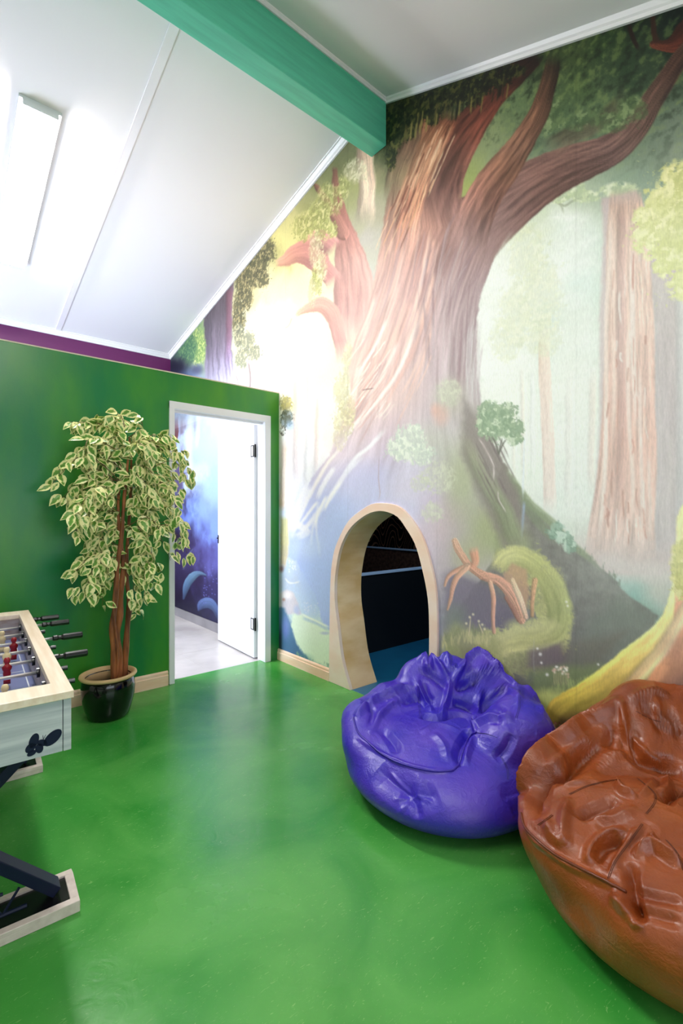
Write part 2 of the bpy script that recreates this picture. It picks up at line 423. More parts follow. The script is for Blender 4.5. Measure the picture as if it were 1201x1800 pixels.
# ------------------------------------------------------------------ the mural: an enchanted forest, painted into the wall's point colours
class Painter:
    def __init__(s, Y, Z):
        r = W*CR.x + Y*CR.y; d = np.maximum(W*CF.x + Y*CF.y, 1.15)
        s.u = np.minimum(600.5 + FPX*r/d, 1500.0); s.v = 903 - FPX*(Z-CAMZ)/d
        s.Y = Y; s.Z = Z
        s.c = np.zeros((len(Y), 3))
        s.n1 = fbm(Y*9, Z*9, 5, 1); s.n2 = fbm(Y*30, Z*30, 4, 2); s.n3 = fbm(Y*75, Z*75, 3, 3); s.n4 = fbm(Y*3.2, Z*3.2, 4, 4)
    def field(s, pts, k=2.6):
        """smooth underpainting from colour notes"""
        P = np.array([(p[0], p[1]) for p in pts], float); Cc = np.array([p[2] for p in pts], float)/255
        num = np.zeros((len(s.u), 3)); den = np.zeros(len(s.u))
        uu = s.u + (s.n1-0.5)*50; vv = s.v + (s.n4-0.5)*50
        for (a, b), c in zip(P, Cc):
            w = 1/((uu-a)**2 + (vv-b)**2 + 250)**(k/2)
            num += w[:,None]*c; den += w
        return num/den[:,None]
    def blend(s, idx, a, col):
        a = np.clip(a, 0, 1)[:,None]; col = np.asarray(col, float)
        s.c[idx] = s.c[idx]*(1-a) + col*a
    def sel(s, x0, x1, y0, y1): return np.nonzero((s.u > x0) & (s.u < x1) & (s.v > y0) & (s.v < y1))[0]
    def poly(s, pts, col, soft=2.0, alpha=1.0, wob=0.0, tex=None):
        P = np.array(pts, float); m = soft*2+wob+3
        i = s.sel(P[:,0].min()-m, P[:,0].max()+m, P[:,1].min()-m, P[:,1].max()+m)
        if len(i) == 0: return
        u = s.u[i] + (s.n2[i]-0.5)*wob*2; v = s.v[i] + (s.n1[i]-0.5)*wob*2
        ins = in_poly(u, v, P); dm = np.full(len(i), 1e9)
        for k in range(len(P)):
            a = P[k]; b = P[(k+1) % len(P)]; e = b-a; L = (e@e)+1e-9
            t = np.clip(((u-a[0])*e[0]+(v-a[1])*e[1])/L, 0, 1)
            dm = np.minimum(dm, (u-a[0]-t*e[0])**2+(v-a[1]-t*e[1])**2)
        sd = np.where(ins, 1, -1)*np.sqrt(dm)
        al = np.clip(0.5+sd/(2*soft), 0, 1); al = al*al*(3-2*al)*alpha
        c = np.array(col, float)/255 if tex is None else tex(i)
        s.blend(i, al, c)
    def blob(s, u, v, ru, rv, col, alpha=1.0, power=1.0, leafy=0.0):
        i = s.sel(u-ru*1.3, u+ru*1.3, v-rv*1.3, v+rv*1.3)
        if len(i) == 0: return
        q = np.sqrt(((s.u[i]-u)/ru)**2+((s.v[i]-v)/rv)**2)
        a = np.clip(1.15-q, 0, 1)
        if leafy:
            n = s.n2[i]*0.55+s.n3[i]*0.45
            a = np.clip((a*1.25 + (n-0.5)*leafy*2.2 - 0.36)*5, 0, 1)
        else: a = a*a*(3-2*a)
        s.blend(i, a*alpha, np.array(col, float)/255)
    def foliage(s, u, v, ru, rv, dark, mid, light, alpha=1.0, frq=1.0):
        s.blob(u, v, ru*1.08, rv*1.08, dark, alpha, leafy=0.85)
        i = s.sel(u-ru*1.3, u+ru*1.3, v-rv*1.3, v+rv*1.3)
        if len(i) == 0: return
        q = np.sqrt(((s.u[i]-u)/ru)**2+((s.v[i]-v)/rv)**2)
        e = np.clip(1.1-q, 0, 1)
        n = fbm(s.Y[i]*55*frq, s.Z[i]*55*frq, 3, 9); n2 = fbm(s.Y[i]*42*frq+4, s.Z[i]*42*frq, 3, 12)
        s.blend(i, np.clip((n-0.47)*9, 0, 1)*np.clip(e*4, 0, 1)*alpha*0.85, np.array(mid, float)/255)
        s.blend(i, np.clip((n2-0.56)*11, 0, 1)*np.clip(e*3, 0, 1)*alpha*0.9, np.array(light, float)/255)
    def limb(s, pts, cols, edge=1.6, alpha=1.0, streak=0.35, sf=9.0, shade=0.25, tail=None, wob=3.0):
        """a branch or trunk: pts (u, v, half width); cols along it; bark streaks run with it"""
        pts = [Vector(p) for p in pts]; P = np.array([tuple(p) for p in catmull(pts, 5)])
        m = P[:,2].max()+6
        i = s.sel(P[:,0].min()-m, P[:,0].max()+m, P[:,1].min()-m, P[:,1].max()+m)
        if len(i) == 0: return
        u = s.u[i]+(s.n1[i]-0.5)*wob*2; v = s.v[i]+(s.n2[i]-0.5)*wob
        best = np.full(len(i), 1e9); S = np.zeros(len(i)); T = np.zeros(len(i)); Wd = np.ones(len(i)); acc = 0
        for k in range(len(P)-1):
            a = P[k,:2]; e = P[k+1,:2]-a; L = math.hypot(*e)+1e-9
            tr = ((u-a[0])*e[0]+(v-a[1])*e[1])/(L*L); t = np.clip(tr, 0, 1)
            w = P[k,2]*(1-t)+P[k+1,2]*t
            dx = u-a[0]-t*e[0]; dy = v-a[1]-t*e[1]; dd = np.sqrt(dx*dx+dy*dy)/np.maximum(w, 0.5)
            b = dd < best
            best = np.where(b, dd, best); S = np.where(b, np.sign(e[0]*dy-e[1]*dx)*dd, S); T = np.where(b, acc+t*L, T); Wd = np.where(b, w, Wd)
            acc += L
        al = np.clip((1-best)*Wd/edge+0.5, 0, 1)*alpha
        tt = T/acc
        if tail: al = al*np.clip(tt/max(tail[0],1e-3), 0, 1)*np.clip((1-tt)/max(tail[1],1e-3), 0, 1)
        C = np.array(cols, float)/255; x = tt*(len(C)-1); k0 = np.clip(np.floor(x).astype(int), 0, len(C)-2) if len(C) > 1 else np.zeros(len(x), int)
        f = (x-k0)[:,None] if len(C) > 1 else 0
        c = C[k0]*(1-f)+C[np.minimum(k0+1, len(C)-1)]*f
        n = fbm(S*sf*0.5, T*0.018, 4, 21)
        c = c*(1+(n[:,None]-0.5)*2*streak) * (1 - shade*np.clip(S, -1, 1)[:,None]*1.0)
        s.blend(i, al, np.clip(c, 0, 1))
    def stroke(s, pts, w, col, alpha=1.0, soft=1.0):
        s.limb([(p[0], p[1], w if len(p) < 3 else p[2]) for p in pts], [col, col], edge=soft+0.8, alpha=alpha, streak=0.0, shade=0.0, tail=(0.12, 0.2), wob=1.5)
    def grass(s, pts, n, h, col, alpha, seed):
        R = random.Random(seed)
        P = catmull([Vector((a, b, 0)) for a, b in pts], 8)
        for _ in range(n):
            q = P[R.randrange(len(P))]; x = q.x+R.uniform(-4, 4); y = q.y+R.uniform(-2, 5)
            dx = R.uniform(-.35, .35)*h
            s.stroke([(x, y), (x+dx*0.4, y-h*0.5*R.uniform(.6, 1)), (x+dx, y-h*R.uniform(.6, 1.1))], 0.9, col, alpha*R.uniform(.5, 1))

def paint(Y, Z):
    p = Painter(Y, Z)
    notes = [
     # left bay, seen over the partition
     (305,645,(28,34,60)),(325,625,(40,80,70)),(350,600,(150,190,110)),(352,625,(190,210,130)),(318,600,(60,120,80)),(345,655,(130,150,200)),(380,690,(190,200,245)),(300,680,(60,70,110)),
     (440,470,(110,120,70)),(470,440,(150,150,80)),(450,520,(215,205,150)),(480,500,(250,242,190)),(470,560,(255,252,232)),(500,620,(255,254,235)),(440,640,(250,240,225)),(520,680,(255,250,235)),(560,640,(255,252,222)),
     (500,420,(236,230,150)),(530,400,(225,220,140)),(520,500,(250,244,190)),(560,480,(248,242,196)),(565,370,(160,165,95)),(590,320,(120,135,75)),(600,290,(100,110,60)),(620,330,(170,170,100)),(545,440,(240,232,170)),(600,560,(252,246,215)),(540,570,(252,248,215)),(500,540,(255,252,214)),
     (640,300,(150,140,100)),(660,250,(70,75,40)),(650,420,(190,182,172)),(635,480,(190,188,180)),(660,380,(172,165,135)),
     (520,780,(252,240,236)),(500,720,(255,248,225)),(505,800,(252,236,222)),(545,800,(255,252,255)),(560,720,(255,246,232)),(580,760,(250,244,224)),(510,860,(236,236,250)),(520,920,(240,244,255)),
     (520,960,(160,190,240)),(560,960,(140,172,238)),(540,1020,(150,180,240)),(575,1060,(120,155,220)),(575,900,(170,185,240)),(545,1060,(150,180,235)),(500,960,(225,232,240)),(500,1030,(160,170,190)),  # bluish daylight from the door is mixed into these colours
     (500,1130,(60,90,110)),(540,1100,(215,232,195)),(570,1130,(215,235,205)),(570,1165,(190,225,180)),(540,1160,(120,160,150)),(520,1090,(180,205,200)),(560,1085,(190,215,205)),
     # crown of the great tree
     (700,215,(26,34,12)),(690,250,(30,42,14)),(740,180,(34,44,20)),(800,150,(40,52,26)),(860,120,(52,62,32)),(900,110,(60,76,42)),(960,90,(76,96,48)),(1010,90,(84,108,56)),(1060,70,(52,84,42)),(1110,40,(30,54,34)),(1190,30,(12,38,32)),(1195,70,(24,52,40)),
     (860,220,(140,160,104)),(830,300,(150,166,84)),(820,330,(160,172,84)),(880,180,(110,135,85)),(905,170,(110,140,90)),(980,180,(80,110,66)),(1030,150,(86,116,64)),(1000,220,(78,112,76)),(1060,200,(90,120,78)),(1100,130,(58,88,56)),(1130,170,(70,100,68)),(1150,130,(62,86,60)),(1080,240,(92,122,90)),(1160,240,(112,134,112)),(1190,210,(120,140,120)),(1195,260,(132,150,128)),(950,240,(90,118,84)),
     # misty glade on the right
     (1000,340,(190,206,176)),(1040,330,(160,180,150)),(1090,310,(132,158,134)),(1130,300,(128,152,132)),(960,380,(206,218,186)),(930,410,(222,228,196)),(990,400,(232,242,232)),(1005,390,(255,255,255)),(990,470,(250,255,250)),(1040,420,(208,224,210)),(1030,500,(200,226,214)),(1040,600,(226,236,224)),(930,470,(224,228,190)),(900,480,(250,252,236)),(870,500,(255,255,250)),(860,560,(255,255,255)),(860,640,(255,255,255)),(890,620,(255,255,248)),(900,700,(252,255,242)),(930,560,(222,226,184)),(920,530,(216,222,182)),(960,560,(196,216,196)),(985,600,(226,236,220)),(1000,680,(248,250,238)),(980,760,(255,255,248)),(1020,820,(246,248,240)),(1000,900,(236,246,236)),(1030,880,(228,240,230)),(930,800,(250,255,244)),(920,840,(240,250,232)),
     (1010,950,(208,220,205)),(1040,960,(215,205,198)),(1060,1000,(208,198,196)),(1080,1030,(150,190,180)),(1110,1060,(120,170,162)),(1140,1080,(140,178,165)),(1110,1100,(112,150,142)),(1170,1040,(190,190,180)),(1190,1000,(206,202,186)),(1190,960,(198,190,188)),(1190,700,(188,182,182)),(1190,560,(196,196,190)),(1195,860,(186,180,180)),(1160,1000,(196,188,186)),
     # ground
     (900,1150,(90,96,84)),(1000,1200,(96,110,84)),(960,1240,(196,212,110)),(1100,1150,(104,110,100)),(1050,1180,(96,112,84)),(960,1290,(90,70,60)),(1100,1300,(70,60,50)),(1000,1290,(60,46,40)),(800,1150,(128,136,100)),(820,1180,(150,158,104)),(1190,1290,(90,80,60)),(1400,700,(160,150,150)),(1400,1200,(150,120,90)),(1400,200,(60,90,60)),
     # lower bay behind the partition, seen through the doorway
    ]
    p.c[:] = p.field(notes)
    # leaf-like dapple over the crown region
    top = np.clip((330 - p.v)/160, 0, 1)*np.clip((p.u-600)/60, 0, 1)
    i = np.nonzero(top > 0.01)[0]
    lf = fbm(Y[i]*34, Z[i]*34, 4, 31)
    p.blend(i, np.clip((lf-0.53)*6, 0, 1)*top[i]*0.45, np.array((150,172,92))/255)
    p.blend(i, np.clip((0.45-lf)*6, 0, 1)*top[i]*0.45, np.array((30,44,26))/255)
    # drifting mist texture in the glade
    i = p.sel(840, 1060, 380, 960)
    m = fbm(Y[i]*14, Z[i]*22, 5, 33); p.blend(i, np.clip((m-0.5)*3, 0, 1)*0.4, np.array((255,255,250))/255); p.blend(i, np.clip((0.46-m)*3, 0, 1)*0.35, np.array((200,218,196))/255)
    # ---- glade trees, far ones first
    for a, b, w, y0, y1, c, al in ((918,922,5,640,860,(246,232,214),.7),(905,905,4,700,850,(250,236,220),.5),(1003,1000,8,650,900,(236,228,220),.55),(1044,1040,8,640,880,(240,214,198),.6),(936,936,4,640,850,(255,255,255),.8)):
        p.limb([(a,y0,w),(b,y1,w)], [c, c], alpha=al, edge=5, streak=.06, tail=(.2,.2))
    p.limb([(957,560,9),(957,640,11),(962,740,11),(965,830,11),(966,905,12)], [(214,200,160),(238,200,178),(244,206,190),(238,206,192),(240,214,204)], edge=3, streak=.14, shade=.1, tail=(.14,.1), sf=5)
    for a in ((905,555,34,60),(950,520,40,70),(925,450,36,60),(890,600,30,40),(955,590,34,40)):
        p.foliage(*a, (200,208,166), (222,226,178), (240,240,200), alpha=.5)
    p.stroke([(980,350),(992,362),(1010,352),(1035,345),(1045,335)], 2.0, (140,150,120), .7)
    p.stroke([(960,350),(985,360),(992,378)], 1.4, (150,158,128), .6)
    for a in ((975,345,26,14),(1000,330,30,16),(1030,345,26,12),(1090,335,36,16)): p.foliage(*a, (176,196,148), (206,220,172), (236,242,214), alpha=.7)
    # great right-hand redwood
    p.poly([(1058,350),(1118,335),(1201,480),(1400,480),(1400,1010),(1040,1010),(1026,985),(1042,900),(1052,780),(1054,680),(1054,560),(1060,440)], (190,168,168), soft=5, alpha=.95, wob=3)
    p.limb([(1160,470,34),(1170,600,36),(1176,760,38),(1178,880,40),(1178,990,42)], [(190,178,174),(176,160,162),(178,162,166),(182,168,172),(190,178,182)], alpha=.85, edge=14, streak=.16, shade=.05, sf=14, tail=(.1,.08))
    p.limb([(1100,330,26),(1104,440,38),(1108,560,42),(1106,700,46),(1104,820,52),(1094,920,58),(1090,1000,66)], [(200,160,142),(226,182,164),(222,176,160),(218,166,152),(214,158,144),(216,168,156),(222,190,182)], edge=4, streak=.34, shade=.06, sf=24, tail=(.05,.1))
    p.limb([(1093,350,7),(1092,450,8),(1092,600,8),(1094,760,8),(1088,880,9),(1080,960,10)], [(150,110,100),(186,142,134),(182,138,132),(176,126,118),(190,140,130),(210,170,160)], edge=6, streak=.2, alpha=.75, sf=8, tail=(.06,.1))
    for pts, c, w in (([(1074,360),(1072,450),(1066,560),(1066,700),(1062,820),(1050,930)],(255,226,212),3.5),([(1080,400),(1078,560),(1080,680),(1076,800)],(252,214,198),3),([(1112,430),(1112,560),(1116,680),(1120,760)],(255,230,220),4.5),([(1106,560),(1104,700),(1112,830),(1112,930)],(255,222,210),3.5),([(1124,640),(1126,760),(1130,880),(1134,960)],(250,218,208),3),([(1064,700),(1066,800),(1058,900),(1050,960)],(255,232,222),3),([(1140,800),(1144,900),(1142,960)],(238,206,196),2.5)):
        p.stroke(pts, w, c, .75, 3)
    R = random.Random(4)
    for k in range(46):
        x = R.uniform(1062, 1138); y = R.uniform(420, 930); l = R.uniform(18, 70); s_ = (x-1100)*0.0009*(y-400)/5
        c = R.choice([(150,92,78),(168,104,88),(255,236,226),(190,120,104),(255,240,232)])
        p.stroke([(x, y),(x+R.uniform(-2,2)+s_*.4, y+l*.5),(x+R.uniform(-3,3)+s_, y+l)], R.uniform(.8, 1.8), c, R.uniform(.4,.8), 1)
    for k in range(16):
        x = R.uniform(1150, 1215); y = R.uniform(500, 860); l = R.uniform(60, 160)
        p.stroke([(x, y),(x, y+l*.5),(x+2, y+l)], R.uniform(1.2, 2.6), R.choice([(160,146,150),(208,194,192)]), R.uniform(.3,.6), 3)
    p.limb([(1196,520,8),(1198,700,9),(1200,960,12)], [(206,208,206),(200,196,200),(196,190,196)], alpha=.6, edge=8, streak=.08)
    for a in ((1060,990,60,26),(1110,1005,60,24),(1160,1005,50,26),(1020,960,30,24)): p.blob(*a, (212,200,198), .6)
    # bright yellow bush at the right edge
    for a in ((1150,410,42,48),(1190,370,56,70),(1180,440,44,44),(1215,440,60,80),(1140,385,28,26),(1165,360,30,30),(1195,320,34,40),(1210,500,40,34),(1170,470,22,20),(1130,400,20,16)):
        p.foliage(*a, (206,208,122), (226,226,148), (246,242,178), alpha=.95)
    for a in ((1176,420,20,24),(1200,400,20,30)): p.blob(*a, (182,184,110), .3)
    # ---- the dark hill and the trunk's right-hand buttress
    hill = [(840,690),(848,740),(876,800),(884,812),(905,845),(935,885),(968,915),(1000,950),(1035,975),(1062,1002),(1090,1030),(1120,1058),(1156,1082),(1150,1100),(1120,1130),(1080,1160),(1030,1200),(990,1230),(940,1240),(820,1180),(780,1060),(760,950),(780,800)]
    def hilltex(i):
        f = np.clip((p.v[i]-780)/360, 0, 1)[:,None]; g = np.clip((p.u[i]-880)/250, 0, 1)[:,None]
        c = np.array((128,122,112))*(1-f)+np.array((96,92,94))*f
        c = c*(1-g*.6)+np.array((112,120,112))*g*.6
        return c/255*(1+(p.n2[i][:,None]-.5)*.35)
    p.poly(hill, None, soft=2.5, wob=5, tex=hilltex)
    p.stroke([(884,815,3),(905,848,6),(935,888,7),(970,918,8),(1000,952,7),(1035,980,5),(1062,1006,4)], 5, (128,142,108), .75, 4)
    p.stroke([(890,830,4),(918,880,7),(948,920,8),(985,960,6)], 5, (110,122,96), .6, 5)
    p.poly([(1090,1045),(1140,1075),(1160,1085),(1120,1130),(1080,1160),(1030,1190),(1000,1170),(1030,1100)], (104,112,104), soft=18, alpha=.7)
    p.poly([(960,1130),(1060,1120),(1100,1110),(1060,1165),(990,1225),(955,1215)], (96,92,84), soft=14, alpha=.7)
    p.grass([(1000,958),(1030,975),(1065,1003),(1090,1028)], 26, 12, (96,110,92), .8, 3)
    for a in ((980,935,16,18),(994,946,16,16),(1004,962,14,12)): p.foliage(*a, (110,140,122), (150,180,160), (200,222,204), alpha=.85)
    # blue-lit streak on the hill
    p.stroke([(921,880),(918,930),(916,955)], 2.4, (150,170,205), .75, 2)
    p.stroke([(922,760),(920,830),(919,880)], 1.6, (225,238,250), .8, 2)
    # ---- second reddish tree at the left
    red = [(200,150,138),(196,142,132),(206,160,152),(214,178,170)]
    p.limb([(640,255,14),(645,330,15),(642,400,16)], [(200,160,130),(220,190,160),(200,180,160)], edge=5, streak=.3, shade=.25, tail=(.05,.3), sf=12)
    p.limb([(636,280,6),(640,330,7),(640,375,7)], [(232,200,164),(240,214,180),(220,200,170)], edge=4, streak=.3, alpha=.9, tail=(.1,.3))
    p.limb([(588,292,5),(592,340,7),(600,380,12),(612,430,22),(622,500,34),(622,570,34),(625,640,30)], [(120,80,60),(160,100,84),(176,120,108)]+red, edge=3, streak=.2, shade=.12, tail=(.02,.25), sf=12)
    p.limb([(556,326,3),(572,352,7),(590,382,9),(604,410,12)], [(130,84,66),(158,104,88),(176,122,108)], edge=2.5, streak=.2)
    p.limb([(484,463,4),(502,458,10),(522,446,16),(546,446,24),(572,474,16),(592,500,18)], [(224,172,140),(208,150,130),(198,138,128),(196,138,128),(204,148,140)], edge=2.5, streak=.16, shade=.12, tail=(.05,.12))
    p.limb([(540,430,8),(562,418,16),(590,440,18)], [(198,142,124),(196,140,130),(198,142,134)], edge=4, streak=.16, tail=(.2,.2))
    p.limb([(520,556,2),(530,548,5),(548,540,9),(566,536,14),(584,552,15),(596,590,12),(604,640,10)], [(236,190,160),(220,166,146),(208,154,140),(204,150,142),(216,170,162)], edge=2.5, streak=.16, shade=.1, tail=(.03,.25))
    p.stroke([(514,558),(508,572),(498,578)], 1, (220,180,150), .7)
    for a in ((580,350,24,30),(562,372,20,22),(548,392,24,26),(532,400,18,26),(566,398,16,30),(560,480,12,22),(556,500,12,24),(584,404,12,16),(604,330,12,22)):
        p.foliage(*a, (150,154,84), (196,198,116), (236,230,160), alpha=.65)
    for a in ((556,440,14,34),(566,470,10,30),(548,515,8,26),(625,300,22,22),(612,640,10,40),(600,690,14,34)):
        p.foliage(*a, (190,184,140), (214,206,160), (246,240,200), alpha=.5)
    # left dark trunk with its bushes
    p.limb([(384,470,26),(384,540,25),(384,620,24),(388,700,26)], [(88,80,86),(98,90,100),(128,122,142),(200,202,230)], edge=3, streak=.26, shade=.1, sf=16, tail=(.01,.1))
    p.limb([(404,500,5),(402,580,5),(400,660,6)], [(130,84,96),(140,100,120),(170,160,210)], edge=4, streak=.2, alpha=.7, tail=(.1,.3))
    p.foliage(348,610,14,34,(120,160,96),(176,204,120),(226,236,150),alpha=.9); p.foliage(330,612,18,26,(60,110,84),(96,140,100),(130,170,110),alpha=.9)
    p.blob(312,645,26,22,(24,26,46),.85); p.blob(330,660,18,16,(90,110,150),.5); p.blob(346,650,16,12,(60,60,90),.6)
    for a in ((470,440,16,24),(456,462,18,30),(440,480,18,30),(425,500,12,24),(462,490,12,18),(434,520,12,26),(420,560,12,50)): p.foliage(*a, (76,78,56), (110,108,74), (190,180,130), alpha=.85)
    for a in ((436,600,14,20),(446,620,16,16),(424,630,12,20),(420,590,10,24)): p.foliage(*a, (120,128,110), (160,166,136), (226,220,180), alpha=.8)
    p.stroke([(438,690),(440,660),(436,630)], 1.6, (130,116,120), .8); p.stroke([(424,690),(418,670),(414,655)], 1.1, (140,126,130), .7)
    # pale trunks right of the partition
    p.limb([(524,640,9),(524,740,9),(522,860,9)], [(255,240,226),(248,222,206),(240,226,232)], alpha=.75, edge=5, streak=.1, tail=(.3,.15))
    p.limb([(562,690,6),(560,760,6),(556,840,6)], [(255,238,226),(252,226,214),(250,240,244)], alpha=.7, edge=4, streak=.1, tail=(.2,.2))
    p.limb([(546,640,5),(543,760,6),(540,860,7)], [(255,255,250),(255,255,255),(255,255,255)], alpha=.8, edge=5, streak=.0, tail=(.2,.1))
    p.foliage(504,712,13,18,(150,140,90),(190,180,110),(230,220,150),alpha=.8); p.foliage(504,736,12,18,(76,80,64),(110,116,104),(170,180,190),alpha=.9)
    p.blob(510,748,10,14,(160,190,225),.6); p.foliage(497,758,6,8,(60,50,40),(250,245,230),(255,255,250),alpha=.9)
    p.limb([(499,770,5),(498,840,5),(496,900,5)], [(226,190,160),(240,206,180),(226,170,130)], edge=4, streak=.2, tail=(.15,.1), alpha=.8)
    # ---- the great trunk
    trunk = [(742,200),(722,262),(700,310),(687,327),(676,372),(668,440),(655,513),(641,558),(624,600),(613,653),(617,690),(600,745),(579,800),(547,840),(528,898),(505,935),(495,975),(520,985),(555,1050),(575,1120),(585,1170),(700,1180),(780,1150),(800,1080),(870,980),(870,930),(868,860),(884,812),(876,800),(850,745),(844,690),(838,640),(838,560),(850,505),(872,450),(902,398),(942,366),(985,330),(940,300),(880,330),(806,347),(812,300),(836,250),(810,215)]
    Lx = np.array([(200,742),(262,722),(327,687),(440,668),(513,655),(600,624),(653,613),(745,600),(800,579),(840,547),(898,528),(975,495),(1200,470)], float)
    Rx = np.array([(200,800),(260,820),(345,860),(400,902),(450,872),(505,850),(560,838),(640,838),(690,844),(745,850),(800,876),(860,905),(1200,1050)], float)
    def bark(i):
        v = p.v[i]; u = p.u[i]
        l = np.interp(v, Lx[:,0], Lx[:,1]); r = np.interp(v, Rx[:,0], Rx[:,1]); s = (u-l)/(r-l)
        st = fbm(s*15+v*.004, v*.006, 5, 41); st2 = fbm(s*46+v*.004, v*.012, 3, 43)
        key = [ # v : colours across the trunk
         (200,[(120,62,40),(176,112,76),(108,64,52),(96,54,46)]),
         (300,[(120,98,66),(190,120,92),(124,78,68),(118,76,66)]),
         (400,[(186,140,122),(198,140,122),(134,98,94),(132,94,88)]),
         (500,[(204,162,150),(196,144,136),(154,124,124),(148,122,124)]),
         (600,[(226,186,172),(216,168,158),(184,156,160),(172,152,158)]),
         (700,[(236,206,192),(222,186,180),(196,176,184),(170,158,160)]),
         (800,[(226,206,214),(206,190,214),(190,184,190),(168,160,150)]),
         (880,[(170,180,232),(160,170,226),(196,178,206),(160,164,140)]),
         (1000,[(136,164,232),(140,160,224),(188,170,190),(150,160,120)]),  # blue here carries the door daylight into the bark colour
         (1200,[(120,150,210),(130,140,190),(140,136,130),(130,134,104)])]
        kv = np.array([k[0] for k in key], float); KC = np.array([k[1] for k in key], float)
        out = np.zeros((len(i), 3)); x = np.clip(s, 0, 0.999)*3; k0 = x.astype(int); f = x-k0
        for ch in range(3):
            cols = np.array([np.interp(v, kv, KC[:, j, ch]) for j in range(4)])
            ar = np.arange(len(i)); out[:, ch] = cols[k0, ar]*(1-f)+cols[k0+1, ar]*f
        amp = np.interp(v, [200, 420, 700, 850, 1000], [.62, .46, .26, .16, .1])
        t = ((st-.5)*1.5+(st2-.5)*1.0)*amp
        return np.clip(out/255*(1+t[:,None]*np.array([1.0,1.12,1.12])), 0, 1)
    p.poly(trunk, None, soft=2.5, wob=3, tex=bark)
    # limbs of the great tree, behind leaves
    p.limb([(1215,60,30),(1180,80,13),(1150,78,8)], [(110,50,34),(120,58,40),(130,70,48)], streak=.4)
    p.stroke([(1105,40,3),(1112,66,4),(1124,90,3)], 3, (60,32,24), .9); p.stroke([(1146,20,4),(1150,60,5),(1158,80,6)], 4, (84,46,28), .9)
    p.limb([(1225,70,16),(1190,112,16),(1150,172,19),(1118,222,23),(1075,262,27),(1020,285,34),(960,312,40),(905,350,46),(856,396,48),(822,450,42)], [(96,66,52),(104,72,60),(112,82,70),(116,84,74),(110,78,72),(108,74,66),(112,76,68),(118,84,78),(136,104,100),(150,122,120)], edge=3, streak=.42, shade=-.12, sf=16, tail=(.0,.16))
    p.limb([(1100,150,4),(1080,190,12),(1040,225,13),(1000,240,16),(960,270,22)], [(104,104,72),(98,86,68),(96,78,62),(104,76,62)], edge=8, streak=.35, alpha=.6, tail=(.25,.2))
    for a in ((1075,215,30,20),(1040,205,26,18),(1010,215,24,16),(960,215,34,24),(965,190,24,30),(1110,190,26,26)): p.foliage(*a, (80,108,66), (112,140,84), (160,184,124), alpha=.6)
    p.limb([(975,95,10),(966,140,15),(952,190,17),(928,235,20),(895,285,26),(858,335,30),(832,390,34),(815,450,38)], [(62,56,36),(104,72,52),(124,84,62),(132,88,66),(128,82,62),(136,88,74),(134,96,88),(150,118,112)], edge=2.5, streak=.5, shade=-.2, sf=12, tail=(.06,.2))
    p.limb([(945,88,20),(905,125,24),(868,165,24),(838,206,26),(800,258,36),(770,320,44),(755,400,50)], [(48,34,24),(84,44,32),(112,54,38),(122,62,46),(98,58,48),(112,74,66),(140,104,98)], edge=2.5, streak=.5, shade=.22, sf=12, tail=(.04,.2))
    p.limb([(706,205,16),(722,240,18),(700,300,18),(690,360,16)], [(70,60,40),(118,84,62),(130,108,76),(150,130,100)], edge=4, streak=.45, tail=(.15,.3), sf=9)
    p.limb([(800,190,12),(775,225,20),(752,272,22),(730,330,22),(712,400,22),(700,470,22)], [(110,60,38),(186,116,76),(214,150,108),(196,122,92),(200,140,120),(206,156,142)], edge=7, streak=.6, alpha=.85, sf=16, tail=(.1,.3))
    for a in ((700,205,30,26),(730,190,34,22),(765,178,34,20),(800,166,34,20),(835,152,34,20),(868,138,32,18),(900,124,28,14),(715,225,18,24),(694,240,16,30),(760,200,22,20),(830,172,20,18),(688,280,10,22)):
        p.foliage(*a, (26,34,14), (58,66,26), (104,104,44), alpha=.85)
    R = random.Random(13)
    for k in range(40):
        x = R.uniform(700, 900); y = 232-(x-690)*.42+R.uniform(-8, 18)
        p.stroke([(x, y-14),(x-2, y),(x-4, y+R.uniform(8, 22))], R.uniform(.8, 1.8), R.choice([(30,34,16),(140,130,60),(44,48,20),(96,90,40)]), .8, 1)
    R = random.Random(11)
    for k in range(60):      # bright fibres of bark
        v0 = R.uniform(215, 400); t = (v0-215)/185; x = 792-98*t+R.uniform(-26, 26)
        l = R.uniform(22, 70); c = R.choice([(246,206,160),(230,170,124),(90,44,32),(212,140,104),(110,60,46)])
        p.stroke([(x, v0),(x-l*.22, v0+l*.5),(x-l*.42, v0+l)], R.uniform(.7,1.5), c, R.uniform(.35,.8), .8)
    for k in range(90):      # long pink ridges running into the roots
        t = R.random(); v0 = R.uniform(400, 640); x = 672+ (v0-400)*-.1 + t*110
        l = R.uniform(60, 170); sl = .16+.28*(v0-400)/240+.12*(1-t)
        c = R.choice([(250,200,180),(255,214,196),(160,112,104),(232,170,152),(244,190,170),(176,138,138)])
        p.stroke([(x, v0),(x-l*sl*.42, v0+l*.5),(x-l*sl, v0+l)], R.uniform(1.0,2.8), c, R.uniform(.25,.6), 2)
    for k in range(60):      # darker furrows on the right half
        x = R.uniform(730, 850); v0 = R.uniform(350, 620); l = R.uniform(50, 150)
        dx = (x-760)*-.12 if v0 > 480 else -(x-700)*.28
        c = R.choice([(110,80,82),(134,106,110),(180,158,164),(150,120,124),(196,176,178)])
        p.stroke([(x, v0),(x+dx*.6, v0+l*.5),(x+dx, v0+l)], R.uniform(.8,2.2), c, R.uniform(.25,.55), 1.5)
    for k in range(14):      # pale edge lines at the right side
        x = R.uniform(822, 846); v0 = R.uniform(540, 640)
        p.stroke([(x+4, v0),(x-3, v0+60),(x+2, v0+130)], 1.0, (206,200,200), .5, 1)
